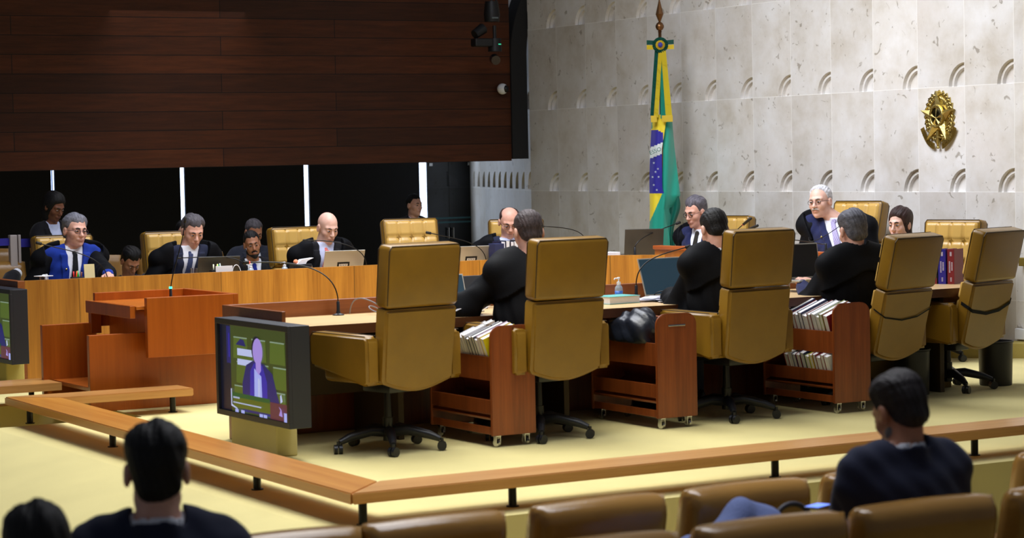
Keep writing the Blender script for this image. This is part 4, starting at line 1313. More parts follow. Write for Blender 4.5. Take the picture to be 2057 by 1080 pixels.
build_person('woman with long dark brown hair looking left above a chair back', (-14.72, 12.40), -75, (-14.80, 12.1, 1.125),
    hyaw=D(4), hpitch=D(2), hair='long', hairc=BRN, jacket=C_BLACKW, shirt=C_SHIRT, robe=None, wide=0.86, skinm=SK_P, s=1.08, face_w=0.95, seat_z=.48)
# three seen from behind at the near wing
build_person('robed man in glasses seen from behind, one arm stretched over the near desk', (-12.44, 7.30), 183, (-12.62, 7.32, 1.258), shz=0.20,
    hyaw=D(-14), hpitch=D(16), hair='short', hairc=CROP, glasses=(srgb(40, 34, 40), 0.002), jacket=C_NAVY, shirt=C_SHIRT, robe=C_ROBE, robe_open=0.10,
    hands=[(-12.95, 7.52, 0.80), (-12.92, 6.80, 0.93)], wide=1.12, skinm=SK_L, s=1.12, sleeve=.15)
build_person('robed man with short dark hair seen from behind, bent towards a green laptop display', (-12.46, 8.70), 186, (-12.61, 8.74, 1.228), shz=0.19,
    hyaw=D(-16), hpitch=D(26), hair='short', hairc=BLK, jacket=C_CHAR, shirt=C_SHIRT, robe=C_ROBE, robe_open=0.10,
    hands=[(-12.92, 8.95, 0.79), (-12.90, 8.58, 0.79)], wide=1.0, skinm=SK_L, s=1.10)
build_person('robed man with wavy grey hair seen from behind, hands joined on the desk', (-12.56, 9.86), 180, (-12.62, 9.90, 1.18), shz=0.195,
    hyaw=D(-10), hpitch=D(14), hair='full', hairc=SALT, jacket=C_NAVY, shirt=C_SHIRT, robe=C_ROBE, robe_open=0.10,
    hands=[(-12.98, 9.86, 0.81), (-12.97, 9.73, 0.80)], wide=1.0, skinm=SK_L, s=1.10, sleeve=.25)
# behind the far bench, on the lower floor
build_person('woman in a dark jacket standing by the barrier post, looking down at her hands', (-21.6, 7.16), 20, (-21.5, 7.19, 1.36), floor=-0.40, seated=False,
    hyaw=D(4), hpitch=D(24), hair='long', hairc=BLK, jacket=C_BLACKW, shirt=C_LSHIRT, skinm=SK_D, s=1.06, wide=.95, vopen=.5,
    hands=[(-21.22, 7.18, 1.02), (-21.25, 7.26, 1.06)])
build_person('dark-haired person with bowed head and a hand at the chin behind the far desk', (-21.6, 7.95), 5, (-21.5, 7.95, 0.80), floor=-0.40,
    hyaw=D(0), hpitch=D(38), hair='full', hairc=BLK, jacket=C_CHAR, shirt=C_SHIRT, skinm=SK_M, s=1.08, seat_z=.42, hands=[None, (-21.28, 8.02, 0.66)])
build_person('man mostly hidden behind the dark-haired man with the slate blue tie', (-22.6, 8.90), 0, (-22.5, 8.92, 1.03), floor=-0.40,
    hair='short', hairc=BLK, jacket=C_CHAR, shirt=C_SHIRT, skinm=SK_L, s=1.08, seat_z=.52)
build_person('young man in a grey suit looking down, seated in the second row behind', (-22.7, 9.72), 0, (-22.6, 9.74, 1.01), floor=-0.40,
    hyaw=D(0), hpitch=D(24), hair='short', hairc=DGREY, jacket=C_CHAR, shirt=C_SHIRT, tie=T_DK, skinm=SK_M, s=1.1, seat_z=.48, wide=1.1)
build_person('bearded man in a black suit and blue tie seated behind the far desk', (-21.45, 9.22), -8, (-21.35, 9.18, 0.93), floor=-0.40,
    hyaw=D(-6), hpitch=D(6), hroll=D(8), hair='short', hairc=BLK, beard=srgb(26, 20, 20), jacket=C_BLACKW, shirt=C_SHIRT, tie=T_BL, skinm=SK_M, s=1.08, seat_z=.46, face_w=.92)
build_person('guard in a dark suit standing before the strip of daylight', (-23.6, 12.12), 10, (-23.5, 12.13, 1.225), floor=-0.52, seated=False,
    hyaw=D(4), hpitch=D(0), hair='short', hairc=BLK, jacket=C_BLACKW, shirt=C_SHIRT, skinm=SK_L, s=1.0)
# public seats in front
build_person('man with black hair in a navy jacket seen from behind at lower left', (-5.95, 2.25), 158, (-6.18, 2.345, 0.855), shz=0.20, floor=-0.36,
    hyaw=D(0), hpitch=D(4), hair='full', hairc=BLK, jacket=C_DNAVY, shirt=C_SHIRT, skinm=SK_L, s=1.06, wide=1.08, seat_z=.40, legs=False, face_w=1.0, res=.006)
build_person('person with sleek dark hair, only the crown showing, lower left corner', (-5.6, 1.84), 160, (-5.72, 1.84, 0.735), floor=-0.45,
    hair='long', hairc=BLK, jacket=C_BLACKW, shirt=C_SHIRT, skinm=SK_L, s=1.0, seat_z=.36, legs=False, wide=.9)
build_person('dark-suited man in the public seats at right, seen from behind, holding a phone', (-6.02, 4.92), 176, (-6.10, 4.97, 0.840), shz=0.185, floor=-0.36,
    hyaw=D(4), hpitch=D(24), hair='full', hairc=('dark_brown', srgb(40, 34, 36)), beard=srgb(120, 112, 110), jacket=C_DNAVY, shirt=C_SHIRT, skinm=SK_M, s=1.0, wide=1.15, seat_z=.42,
    hands=[(-6.40, 5.06, 0.44), (-6.38, 4.96, 0.45)], legs=True)

# ------------------------------------------------------------------ small builders for things on the desks
DZ = 0.75
def gooseneck(label, base, pts, head_len=0.045, head_r=0.012, col=None, group='gooseneck microphones', grey=False):
    """base and pts in world coordinates; the last point is the head"""
    t = thing('microphone', label, 'microphone', base, 0, group)
    b = Vector(base)
    P = [Vector(p) - b for p in pts]
    bm = NB(); lathe(bm, [(0.038, 0), (0.038, 0.006), (0.016, 0.014), (0.011, 0.03), (0.010, 0.085), (0.006, 0.09)], 20); obj('base', bm, M_BLACK, t, angle=40)
    curve = bez((0, 0, 0.085), P[0], P[1], P[2], 22)
    bm = NB(); tube(bm, curve, 0.0042, 8); obj('neck', bm, M_BLACKM, t, smooth=True)
    d = (curve[-1] - curve[-3]).normalized()
    e = curve[-1]
    bm = NB(); tube(bm, [e - d * 0.004, e, e + d * head_len * .5, e + d * head_len, e + d * (head_len + 0.004)], [0.005, head_r, head_r, head_r, head_r * .5], 14); obj('head', bm, M_DARK, t, smooth=True)
    if col:
        bm = NB(); tube(bm, [e - d * 0.006, e - d * 0.001], head_r * .8, 12); obj('light_ring', bm, mat('led_ring', col, .5, emit=col, estr=3), t)
    return t

def laptop(label, x, y, psi, open_deg=105, m=None, w=0.33, d=0.23, z=DZ, sticker=False, screen=None, white_edge=False):
    """psi: world direction the user looks; the lid stands at the far side of the user"""
    m = m or M_SILVER
    t = thing('laptop', label, 'laptop', (x, y, z), math.radians(psi - 90))
    bm = NB(); box(bm, (-w / 2, -d / 2, 0), (w / 2, d / 2, 0.014), 0.004); obj('base', bm, m, t)
    bm = NB(); box(bm, (-w / 2 + .02, -0.03, 0.0141), (w / 2 - .02, d / 2 - .02, 0.0155), 0); obj('keyboard', bm, M_DARK, t)
    A = Matrix.Translation((0, d / 2, 0.012)) @ Matrix.Rotation(math.radians(90 - open_deg) * -1 - 0, 4, 'X')
    A = Matrix.Translation((0, d / 2, 0.012)) @ Matrix.Rotation(-math.radians(open_deg - 90), 4, 'X')
    bm = NB(); box(bm, (-w / 2, 0.0, 0), (w / 2, 0.007, d * 1.0), 0.002, 2, A); lid = obj('lid', bm, m, t)
    bm = NB(); box(bm, (-w / 2 + .008, -0.0015, 0.012), (w / 2 - .008, 0.0, d - .008), 0, 1, A); obj('display', bm, screen or M_DARK, lid)
    if sticker:
        bm = NB(); box(bm, (-0.052, 0.0071, 0.055), (0.058, 0.0082, 0.125), 0, 1, A); s_ = obj('sticker', bm, M_DARK, lid)
        bm = NB()
        for k in range(7):
            x0 = -0.036 + k * 0.0115
            box(bm, (x0, 0.0083, 0.084), (x0 + 0.0088, 0.0088, 0.108), 0, 1, A)
            if k % 2: box(bm, (x0 + .002, 0.0089, 0.092), (x0 + 0.006, 0.0092, 0.099), 0, 1, A, 1)
        box(bm, (-0.036, 0.0083, 0.073), (0.03, 0.0088, 0.077), 0, 1, A)
        obj('sticker_print', bm, [M_WHITE, M_DARK], lid)
    return t

def sanitizer(label, x, y, z, h=0.15, blue=True):
    t = thing('sanitizer_bottle', label, 'bottle', (x, y, z), 0, 'hand sanitizer pump bottles')
    k = h / 0.15
    bm = NB(); lathe(bm, [(0.0, 0), (0.026, 0.0), (0.027, 0.004), (0.027, 0.075 * k), (0.024, 0.085 * k), (0.011, 0.10 * k), (0.011, 0.106 * k)][1:], 24); obj('bottle_body', bm, mat('bottle_plastic', srgb(200, 214, 228), 0.15, trans=0.5), t, angle=40)
    if blue:
        bm = NB(); lathe(bm, [(0.0274, 0.012), (0.0276, 0.06 * k)], 24); obj('bottle_label', bm, mat('blue_label', srgb(60, 110, 200), 0.4), t, smooth=True)
        bm = NB(); box(bm, (0.020, -0.018, 0.022), (0.0268, -0.006, 0.036)); obj('label_patch', bm, M_WHITE, t)
    bm = NB(); lathe(bm, [(0.014, 0.10 * k), (0.014, 0.118 * k), (0.005, 0.12 * k), (0.005, 0.138 * k), (0.010, 0.139 * k), (0.010, 0.148 * k), (0.004, 0.15 * k)], 18); tube(bm, [(0, 0, 0.143 * k), (0.0, -0.03, 0.142 * k), (0.0, -0.036, 0.134 * k)], 0.0045, 8); obj('pump', bm, M_WHITE, t, angle=40)
    return t

def tumbler(label, x, y, z, lid=False, r=0.034, h=0.09):
    t = thing('glass_tumbler', label, 'glass', (x, y, z))
    bm = NB(); lathe(bm, [(r * .9, 0), (r, h), (r - .002, h), (r * .9 - .002, 0.006)], 24); obj('glass', bm, M_GLASS, t, angle=40)
    if lid:
        bm = NB(); box(bm, (-0.055, -0.055, h), (0.055, 0.055, h + 0.006), 0.003, 2, Matrix.Rotation(.5, 4, 'Z')); obj('napkin', bm, M_PAPER, t)
    return t

def pen_holder(label, x, y, z, cols, w=0.09, h=0.05, cup=False, cupm=None):
    t = thing('pen_holder', label, 'pen holder', (x, y, z))
    bm = NB()
    if cup: lathe(bm, [(0.032, 0), (0.034, h), (0.031, h), (0.03, 0.004)], 20)
    else: box(bm, (-0.03, -w / 2, 0), (0.03, w / 2, h), 0.003)
    obj('holder', bm, cupm or M_DARK, t, angle=40)
    for i, c in enumerate(cols):
        bm = NB(); yy = (i - (len(cols) - 1) / 2) * (w * 0.75 / max(1, len(cols)))
        dx = 0.006 * math.sin(i * 2.1); dy = yy + 0.012 * math.sin(i * 1.7)
        tube(bm, [(0, yy, h * .5), (dx, dy, h + 0.045 + 0.012 * math.sin(i * 3))], 0.006, 8)
        obj('pen', bm, mat('pen_colour', c, 0.4), t, smooth=True)
    return t

def papers(name, label, x, y, z, rz, n=3, sx=0.21, sy=0.30, cat='papers', spread=0.05):
    bm = NB()
    for i in range(n):
        a = 0.25 * math.sin(i * 2.4)
        R = Matrix.Translation((spread * math.sin(i * 1.9), spread * math.cos(i * 2.7), 0.004 * i)) @ Matrix.Rotation(a, 4, 'Z')
        nx, ny = 6, 8
        g = [[bm.verts.new(R @ Vector(((u / nx - .5) * sx, (v / ny - .5) * sy, 0.004 + 0.016 * max(0, (u / nx - .55)) ** 2 * 6 * (1 + .5 * math.sin(i + v)) + 0.003 * math.sin(v * .9 + i)))) for u in range(nx + 1)] for v in range(ny + 1)]
        for v in range(ny):
            for u in range(nx): bm.faces.new((g[v][u], g[v][u + 1], g[v + 1][u + 1], g[v + 1][u]))
    bmesh.ops.solidify(bm, geom=list(bm.faces), thickness=-0.0012)
    o = obj(name, bm, M_PAPER, smooth=False)
    o.location = (x, y, z); o.rotation_euler = (0, 0, rz)
    return tag(o, label, cat)

# ------------------------------------------------------------------ screens at the two desk ends
def emis(name, c, e=1.0): return mat(name, tuple(x * .3 for x in c[:3]) + (1,), 0.35, emit=c, estr=e)
S_COLS = [emis('screen_olive', srgb(54, 66, 26)), emis('screen_green', srgb(74, 92, 32)), emis('screen_navy', srgb(26, 26, 92)), emis('screen_blue', srgb(44, 34, 150)),
          emis('screen_face', srgb(150, 128, 206)), emis('screen_shirt', srgb(150, 160, 226)), emis('screen_white', srgb(170, 180, 220)), emis('screen_banner', srgb(76, 88, 22)),
          emis('screen_banner_green', srgb(22, 76, 36)), emis('screen_red', srgb(84, 40, 52)), emis('screen_dark', srgb(16, 18, 34)), emis('screen_pale', srgb(120, 140, 120))]
def tv(x0, x1, y0, y1, z0, z1, label, full=True):
    t = thing('display_screen', label, 'screen', (0, 0, 0))
    bm = NB(); box(bm, (x0, y0 + 0.02, z0), (x1, y1, z1), 0.004)
    # bezel around a recessed panel
    b = 0.035
    for lo, hi in (((x0, y0, z0), (x1, y0 + .021, z0 + b)), ((x0, y0, z1 - b), (x1, y0 + .021, z1)), ((x0, y0, z0 + b), (x0 + b, y0 + .021, z1 - b)), ((x1 - b, y0, z0 + b), (x1, y0 + .021, z1 - b))):
        box(bm, lo, hi, 0.002)
    obj('housing', bm, mat('tv_housing', srgb(36, 38, 46), 0.45), t)
    W = (x1 - x0) - 2 * b; H = (z1 - z0) - 2 * b
    px0 = x0 + b; pz0 = z0 + b; yy = y0 + 0.019
    bm = NB(); lay = [0]
    def poly(pts, mi):
        lay[0] += 1
        vs = [bm.verts.new((px0 + u * W, yy - lay[0] * 0.0002, pz0 + v * H)) for u, v in pts]
        f = bm.faces.new(vs); f.material_index = mi
    def rect(a, b_, c, d, mi): poly([(a, b_), (c, b_), (c, d), (a, d)], mi)
    rect(0, 0, 1, 1, 10)
    rect(0.16, 0, 1, 1, 0)
    rect(.10, .55, .16, .98, 2); rect(.13, .62, .145, .9, 3)
    for i in range(3):
        for j in range(3):
            u = .20 + i * .27 + .04 * (j % 2); v = .62 - j * .28
            poly([(u, v), (u + .22, v), (u + .21, v + .24), (u + .01, v + .24)], 1)
            poly([(u + .01, v + .235), (u + .21, v + .235), (u + .21, v + .25), (u + .01, v + .25)], 11)
    rect(.27, .55, .50, .74, 6); rect(.27, .62, .50, .66, 1)
    poly([(.25, .78), (.32, .85), (.37, .84), (.40, .77)], 2)
    # speaker figure
    poly([(.34, 0.02), (.34, .35), (.40, .56), (.50, .62), (.66, .60), (.78, .50), (.84, .28), (.92, .06), (.92, 0.02)], 2)
    poly([(.44, 0.05), (.46, .5), (.52, .60), (.64, .58), (.70, .4), (.70, .05)], 3)
    poly([(.51, 0.05), (.52, .54), (.56, .50), (.62, .46), (.63, .05)], 5)
    poly([(.565, .1), (.57, .42), (.585, .44), (.60, .40), (.59, .1)], 6)
    head = [(.575 + .072 * math.cos(a), .735 + .15 * math.sin(a)) for a in [k * 2 * PI / 20 for k in range(20)]]
    poly([(u - .018, v + .02) for u, v in head], 10); poly(head, 4)
    poly([(.545, .52), (.545, .62), (.62, .62), (.62, .52), (.585, .47)], 4)
    # lower banner with its illegible caption
    rect(.17, .14, .74, .22, 8); rect(.20, .05, .74, .17, 7); rect(.74, .0, 1, .19, 9)
    poly([(.165, .06), (.18, .06), (.18, .26), (.165, .26)], 6); poly([(.165, .06), (.26, .03), (.26, .045), (.18, .08)], 6)
    for k in range(5): rect(.20 + k * .02, .155, .214 + k * .02, .175, 6)
    for k in range(26): rect(.20 + k * .0165, .10, .2125 + k * .0165, .115, 6)
    for u in (.24, .33, .60, .66): rect(u, 0.0, u + .05, .035, 5)
    poly([(.88, .06), (.90, .12), (.88, .16), (.915, .13), (.93, .05)], 4); poly([(.905, .20), (.90, .28), (.92, .30), (.935, .22)], 6)
    rect(.95, .0, .99, .10, 5)
    obj('screen', bm, S_COLS, t)
    return t
tv(-13.22, -12.13, 5.42, 5.56, 0.195, 0.79, 'flat screen showing a speaker, at the end of the near desk beside the empty chair')
tv(-18.46, -17.33, 5.42, 5.56, 0.22, 0.80, 'flat screen at the left photo edge, at the end of the far desk')
bm = NB(); box(bm, (-13.10, 5.46, 0), (-12.42, 5.60, 0.193), 0.012, 3); tag(obj('screen_stand', bm, M_CARPET), 'straw-carpeted block carrying the screen with the speaker', 'stand')
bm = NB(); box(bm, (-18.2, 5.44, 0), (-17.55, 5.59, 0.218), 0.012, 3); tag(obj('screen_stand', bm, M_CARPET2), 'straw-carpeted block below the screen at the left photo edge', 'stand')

# ------------------------------------------------------------------ things on the far desk
FXD = -17.86
gooseneck('thin gooseneck microphone arching in front of the man in the royal blue jacket', (-17.86, 6.40, DZ), [(-17.84, 6.36, 1.02), (-17.95, 6.15, 1.05), (-17.93, 5.88, 1.125)])
gooseneck('gooseneck microphone lying low in front of the slate-tied man', (-17.86, 7.62, DZ), [(-17.82, 7.58, 0.97), (-17.95, 7.50, 0.965), (-17.96, 7.08, 0.965)], .03, .008)
gooseneck('gooseneck microphone bending past the chin of the bald man', (-17.86, 8.74, DZ), [(-17.82, 8.72, 1.00), (-17.95, 8.55, 1.06), (-17.95, 8.22, 1.072)], .03, .008)
gooseneck('gooseneck microphone in front of the empty tufted chair', (-17.86, 9.92, DZ), [(-17.82, 9.88, 0.99), (-17.95, 9.75, 1.02), (-17.95, 9.42, 1.09)])
gooseneck('gooseneck microphone reaching right above the robed man in glasses', (-17.86, 10.99, DZ), [(-17.86, 10.99, 1.06), (-17.88, 10.90, 1.085), (-17.90, 10.55, 1.115)], .02, .006)
tumbler('clear tumbler covered with a white napkin near the left end of the far desk', -17.9, 5.88, DZ, True, h=0.115)
sanitizer('small white pump bottle beside the napkin-covered tumbler', -17.98, 5.93, DZ, 0.13, False)
pen_holder('low black tray with red and green highlighters before the man in the royal blue jacket', -17.84, 6.14, DZ + .04, [srgb(220, 40, 40), srgb(240, 90, 30), srgb(60, 200, 60), srgb(40, 180, 70), srgb(120, 60, 40)], 0.10, 0.062)
bm = NB(); box(bm, (-0.004, -0.045, 0), (0.004, 0.045, 0.20), 0.001); o = obj('note_pad', bm, mat('cream_note', srgb(226, 212, 160), .8)); o.location = (-17.86, 6.255, DZ); o.rotation_euler = (0, -0.1, 0.05)
tag(o, 'cream note pad standing beside the red and green highlighters', 'note pad')
tumbler('empty clear tumbler in front of the slate-tied man', -17.86, 7.155, DZ + .045, r=0.033, h=0.085)
laptop('dark grey laptop seen from behind in front of the slate-tied man', -18.10, 7.42, -6, 112, M_GREYLAP, 0.36, 0.22, DZ)
pen_holder('clear cup of pale pens beside the dark grey laptop', -17.86, 7.36, DZ + .06, [srgb(230, 230, 200), srgb(220, 220, 120), srgb(60, 190, 130), srgb(200, 210, 210)], 0.12, 0.05)
bm = NB(); box(bm, (-0.003, -0.075, 0), (0.003, 0.075, 0.10), 0.001); o = obj('name_card', bm, M_WHITE); o.location = (-17.81, 7.40, DZ + .04); tag(o, 'blank white card standing below the cup of pale pens', 'card')
bm = NB(); tube(bm, [(-17.85, 7.49, 0.80)] + bez((-17.85, 7.49, 0.82), (-17.85, 7.49, 0.91), (-17.85, 7.56, 0.93), (-17.85, 7.57, 0.80), 14), 0.0035, 8); tag(obj('cable', bm, M_WHITE, smooth=True), 'white cable looped beside the blank white card', 'cable')
sanitizer('white-topped sanitizer bottle right of the dark grey laptop', -17.86, 7.66, DZ + .035, 0.115, False)
sanitizer('white-topped sanitizer bottle left of the tissue box', -17.86, 7.97, DZ + .035, 0.115, False)
t = thing('tissue_box', 'open black box with a white tissue left of the bald man', 'tissue box', (-17.86, 8.12, DZ))
bm = NB(); box(bm, (-0.05, -0.085, 0), (0.05, 0.085, 0.125), 0.004); obj('box', bm, M_DARK, t)
bm = NB(); prism(bm, [(-0.05, 0.125), (0.0, 0.165), (0.11, 0.175), (0.05, 0.15), (0.03, 0.12)], 'X', -0.03, 0.03); obj('tissue', bm, M_PAPER, t)
bm = NB(); ellip(bm, (0.0, -0.045, 0.145), (0.02, 0.022, 0.022), seg=12); obj('orange_tissue', bm, mat('orange_paper', srgb(240, 150, 110), .7), t)
tumbler('clear tumbler in front of the tissue box', -17.80, 8.17, DZ + .03, r=0.03, h=0.08)
laptop('silver laptop with a black sticker in front of the bald man', -18.14, 8.60, -8, 116, M_SILVER, 0.36, 0.235, DZ, True)
laptop('silver laptop with a black sticker left of the row of upright books', -18.14, 9.86, -8, 116, M_SILVER, 0.36, 0.225, DZ, True)
bm = NB(); tube(bm, bez((-17.85, 9.05, 0.80), (-17.85, 9.06, 1.0), (-17.85, 9.12, 1.02), (-17.85, 9.16, 0.99), 12), 0.004, 8); tag(obj('cable', bm, M_WHITE, smooth=True), 'thin white cable standing left of the empty tufted chair', 'cable')
# upright books in front of the balding man
def upright(label, loc, w, d, h, cov, pages_front=True, group=None, rz=0.0, spine=None, spine_text=None):
    o = thing('book', label, 'book', loc, rz, group)
    cm = mat('cover', cov, 0.45)
    bm = NB(); box(bm, (-d / 2, -w / 2, 0), (d / 2, -w / 2 + .003, h)); box(bm, (-d / 2, w / 2 - .003, 0), (d / 2, w / 2, h)); box(bm, (-d / 2, -w / 2 + .003, 0), (-d / 2 + .004, w / 2 - .003, h)) ; c_ = obj('cover', bm, cm, o)
    bm = NB(); box(bm, (-d / 2 + .004, -w / 2 + .003, 0.004), (d / 2 - .004, w / 2 - .003, h - .004)); obj('page_block', bm, M_PAGES, o)
    return o
ys = 10.10
for i, (c, ww, lab) in enumerate((((26, 30, 70), .045, 'navy-edged'), ((30, 30, 40), .042, 'black-edged'), ((60, 40, 60), .036, 'plum-edged'), ((30, 34, 44), .045, 'slate-edged'), ((40, 30, 36), .042, 'brown-edged'), ((34, 36, 40), .038, 'grey-edged'), ((50, 40, 40), .04, 'umber-edged'))):
    upright('%s white book, %s from left in the row before the balding man' % (lab, ['first', 'second', 'third', 'fourth', 'fifth', 'sixth', 'seventh'][i]), (-17.94, ys, DZ), ww, 0.16, 0.245 + .006 * math.sin(i * 2), srgb(*c), group='upright books on the far desk')
    ys += ww + 0.003
bm = NB(); box(bm, (-17.92, 9.98, DZ), (-17.80, 10.075, DZ + 0.23), 0.003); b1 = obj('box_file', bm, mat('navy_card', srgb(36, 44, 84), .5)); tag(b1, 'navy box file left of the upright books on the far desk', 'box file')
bm = NB(); box(bm, (-17.799, 10.03, DZ + .115), (-17.7985, 10.05, DZ + .13)); box(bm, (-17.799, 10.03, DZ + .165), (-17.7985, 10.055, DZ + .178)); obj('print', bm, M_WHITE, b1)
bm = NB(); box(bm, (-0.08, -0.11, 0), (0.08, 0.11, 0.03), 0.003); o = obj('book_stack', bm, M_PAPER); o.location = (-17.75, 11.10, DZ + .085); tag(o, 'thin white booklet at the right end of the far desk', 'booklet')
t = thing('glass_tumbler', 'clear glass with a flat white card on top, right end of the far desk', 'glass', (-17.85, 11.0, DZ + .04))
bm = NB(); lathe(bm, [(0.03, 0), (0.032, 0.12), (0.030, 0.12), (0.028, 0.005)], 20); obj('glass', bm, M_GLASS, t, angle=40)
bm = NB(); box(bm, (-0.05, -0.06, 0.12), (0.05, 0.07, 0.127), 0.002); obj('card', bm, M_WHITE, t)
laptop('dark laptop seen from behind left of the presiding bench, in front of the flag', -17.95, 11.62, -25, 112, M_GREYLAP, 0.36, 0.26, DZ + .06)
gooseneck('gooseneck microphone slanting up in front of the flag', (-17.72, 11.40, DZ + .06), [(-17.72, 11.42, 0.98), (-17.72, 11.60, 1.03), (-17.72, 11.86, 1.10)])

# presiding bench things
gooseneck('longer black microphone with a red ring, left of the two on the presiding bench', (-16.55, 11.62, 0.84), [(-16.5, 11.6, 1.0), (-16.42, 11.58, 1.05), (-16.22, 11.55, 1.125)], 0.15, 0.012, srgb(220, 60, 60))
gooseneck('short black microphone with a red ring, right of the two on the presiding bench', (-16.42, 11.60, 0.84), [(-16.42, 11.6, 1.06), (-16.3, 11.56, 1.04), (-16.08, 11.52, 1.09)], 0.15, 0.012, srgb(220, 60, 60))
gooseneck('small microphone curving by the dark tie of the man at the presiding bench', (-17.02, 11.70, 0.84), [(-17.02, 11.70, 0.93), (-16.98, 11.66, 0.97), (-16.86, 11.62, 0.985)], 0.02, 0.007)
gooseneck('pale gooseneck microphone arching below the lilac tie', (-14.98, 11.48, 0.90), [(-14.98, 11.46, 0.97), (-15.2, 11.44, 1.03), (-15.72, 11.42, 1.01)], 0.02, 0.006)
bm = NB(); tube(bm, bez((-15.95, 12.14, 1.12), (-16.0, 11.98, 0.93), (-15.75, 11.9, 0.92), (-15.62, 12.12, 1.10), 16), 0.003, 6); tag(obj('cable', bm, M_DARK, smooth=True), 'thin black cord looped over the lilac tie', 'cord')

# ------------------------------------------------------------------ near desk things
gooseneck('large gooseneck microphone on the near desk with a looped grey cable beside it', (-13.34, 6.32, DZ), [(-13.36, 6.33, 1.06), (-13.62, 6.16, 1.10), (-13.62, 5.83, 1.10)], 0.035, 0.011, srgb(210, 70, 50))
gooseneck('large gooseneck microphone on the near desk beside the sanitizer bottle', (-13.36, 8.60, DZ), [(-13.36, 8.60, 1.02), (-13.36, 8.80, 1.04), (-13.36, 9.02, 1.085)], 0.035, 0.013)
bm = NB(); tube(bm, bez((-13.38, 6.42, 0.755), (-13.30, 6.40, 0.93), (-13.22, 6.50, 0.84), (-13.12, 6.60, 0.757), 18) + bez((-13.12, 6.60, 0.757), (-13.20, 6.42, 0.755), (-13.34, 6.50, 0.86), (-13.30, 6.62, 0.757), 14), 0.004, 8); tag(obj('cable', bm, mat('grey_cable', srgb(120, 120, 128), .5), smooth=True), 'grey cable curled on the desk beside the large microphone', 'cable')
laptop('open laptop on the near desk between the empty chair and the robed man in glasses', -13.02, 6.98, 176, 112, M_SILVER, 0.34, 0.24, DZ, screen=M_SCREENOFF)
papers('papers', 'loose white sheets below the stretched arm of the robed man in glasses', -12.78, 6.88, DZ + .016, .3, 3)
M_TAB = mat('dark_monitor', srgb(40, 40, 44), .45)
t = thing('tablet_monitor', 'tilted dark monitor behind the arm of the robed man in glasses', 'monitor', (-13.22, 7.28, DZ), math.radians(85))
A = Matrix.Rotation(-0.45, 4, 'X')
bm = NB(); box(bm, (-0.16, 0.0, 0.04), (0.16, 0.02, 0.24), 0.006, 2, A); obj('panel', bm, M_TAB, t)
bm = NB(); box(bm, (-0.05, -0.04, 0), (0.05, 0.06, 0.01), 0.003); box(bm, (-0.02, 0.02, 0.01), (0.02, 0.04, 0.14), 0.003); obj('foot', bm, M_TAB, t)
bm = NB(); box(bm, (-0.10, 0.0201, 0.10), (0.06, 0.0215, 0.108), 0, 1, A); obj('slot', bm, M_DARK, t)
sanitizer('sanitizer bottle with a blue label on the near desk', -13.30, 8.42, DZ, 0.155)
t = upright('thick grey book with a teal cover lying on the near desk', (-13.02, 8.20, DZ + 0.0), 0.05, 0.2, 0.26, srgb(96, 180, 176)); t.rotation_euler = (math.radians(90), 0, 0.1); t.location = (-13.02, 8.34, DZ + 0.026)
papers('papers', 'fanned heap of white sheets beside the sanitizer bottle', -12.98, 8.55, DZ, .9, 6, spread=.09)
laptop('laptop with a dark green display in front of the dark-haired robed man', -13.20, 8.86, 187, 108, M_SILVER, 0.40, 0.27, DZ, screen=M_SCREENOFF)
bm = NB(); tube(bm, bez((-13.33, 8.72, 0.756), (-13.3, 8.72, 0.80), (-13.28, 8.80, 0.81), (-13.24, 8.86, 0.757), 12), 0.004, 8); tag(obj('cable', bm, M_BLACK, smooth=True), 'dark cable stub beside the green laptop display', 'cable')
# raised laptop on a wire stand
t = laptop('laptop with a black display raised on a clear stand', -13.05, 9.86, 178, 100, M_SILVER, 0.36, 0.25, DZ + 0.075)
s_ = thing('laptop_stand', 'clear folding stand under the raised laptop', 'stand', (-13.05, 9.86, DZ), math.radians(88))
bm = NB()
for sx_ in (-0.11, 0.11): tube(bm, [(sx_, -0.10, 0.006), (sx_, 0.10, 0.006), (sx_, 0.10, 0.066), (sx_, -0.12, 0.066)], 0.006, 8)
obj('frame', bm, mat('clear_plastic', srgb(200, 204, 214), .2, trans=.4), s_, smooth=True)
bm = NB()
for sx_ in (-0.11, 0.11): box(bm, (sx_ - .02, -0.135, 0.055), (sx_ + .02, -0.118, 0.095), 0.004)
obj('front_hook', bm, mat('tan_hook', srgb(196, 172, 120), .5), s_)
papers('papers', 'white sheets beneath the laptop stand near joined hands', -12.80, 9.92, DZ, .1, 3, spread=.03)
pen_holder('black mesh cup of red and blue pens beside the raised laptop', -13.25, 10.22, DZ, [srgb(40, 60, 180), srgb(220, 220, 230), srgb(200, 40, 36), srgb(190, 30, 30), srgb(30, 30, 30)], 0.06, 0.09, True)
bm = NB(); box(bm, (-0.02, -0.09, 0), (0.02, 0.09, 0.006)); 
for k in range(4): tube(bm, [(0.02, -0.06 + k * .03, 0.01), (0.0, -0.05 + k * .03, 0.03), (-0.03, -0.04 + k * .03, 0.03)], 0.0015, 6)
o = obj('pen_tray', bm, M_BLACKM); o.location = (-13.05, 10.35, DZ); tag(o, 'small black wire tray beside the black mesh cup', 'tray')
bm = NB(); box(bm, (-0.05, 0, 0), (0.05, 0.004, 0.02), 0.001); o = obj('name_strip', bm, M_WHITE); o.location = (-15.62, 11.444, 0.83); tag(o, 'small white strip on the presiding bench front', 'label strip')
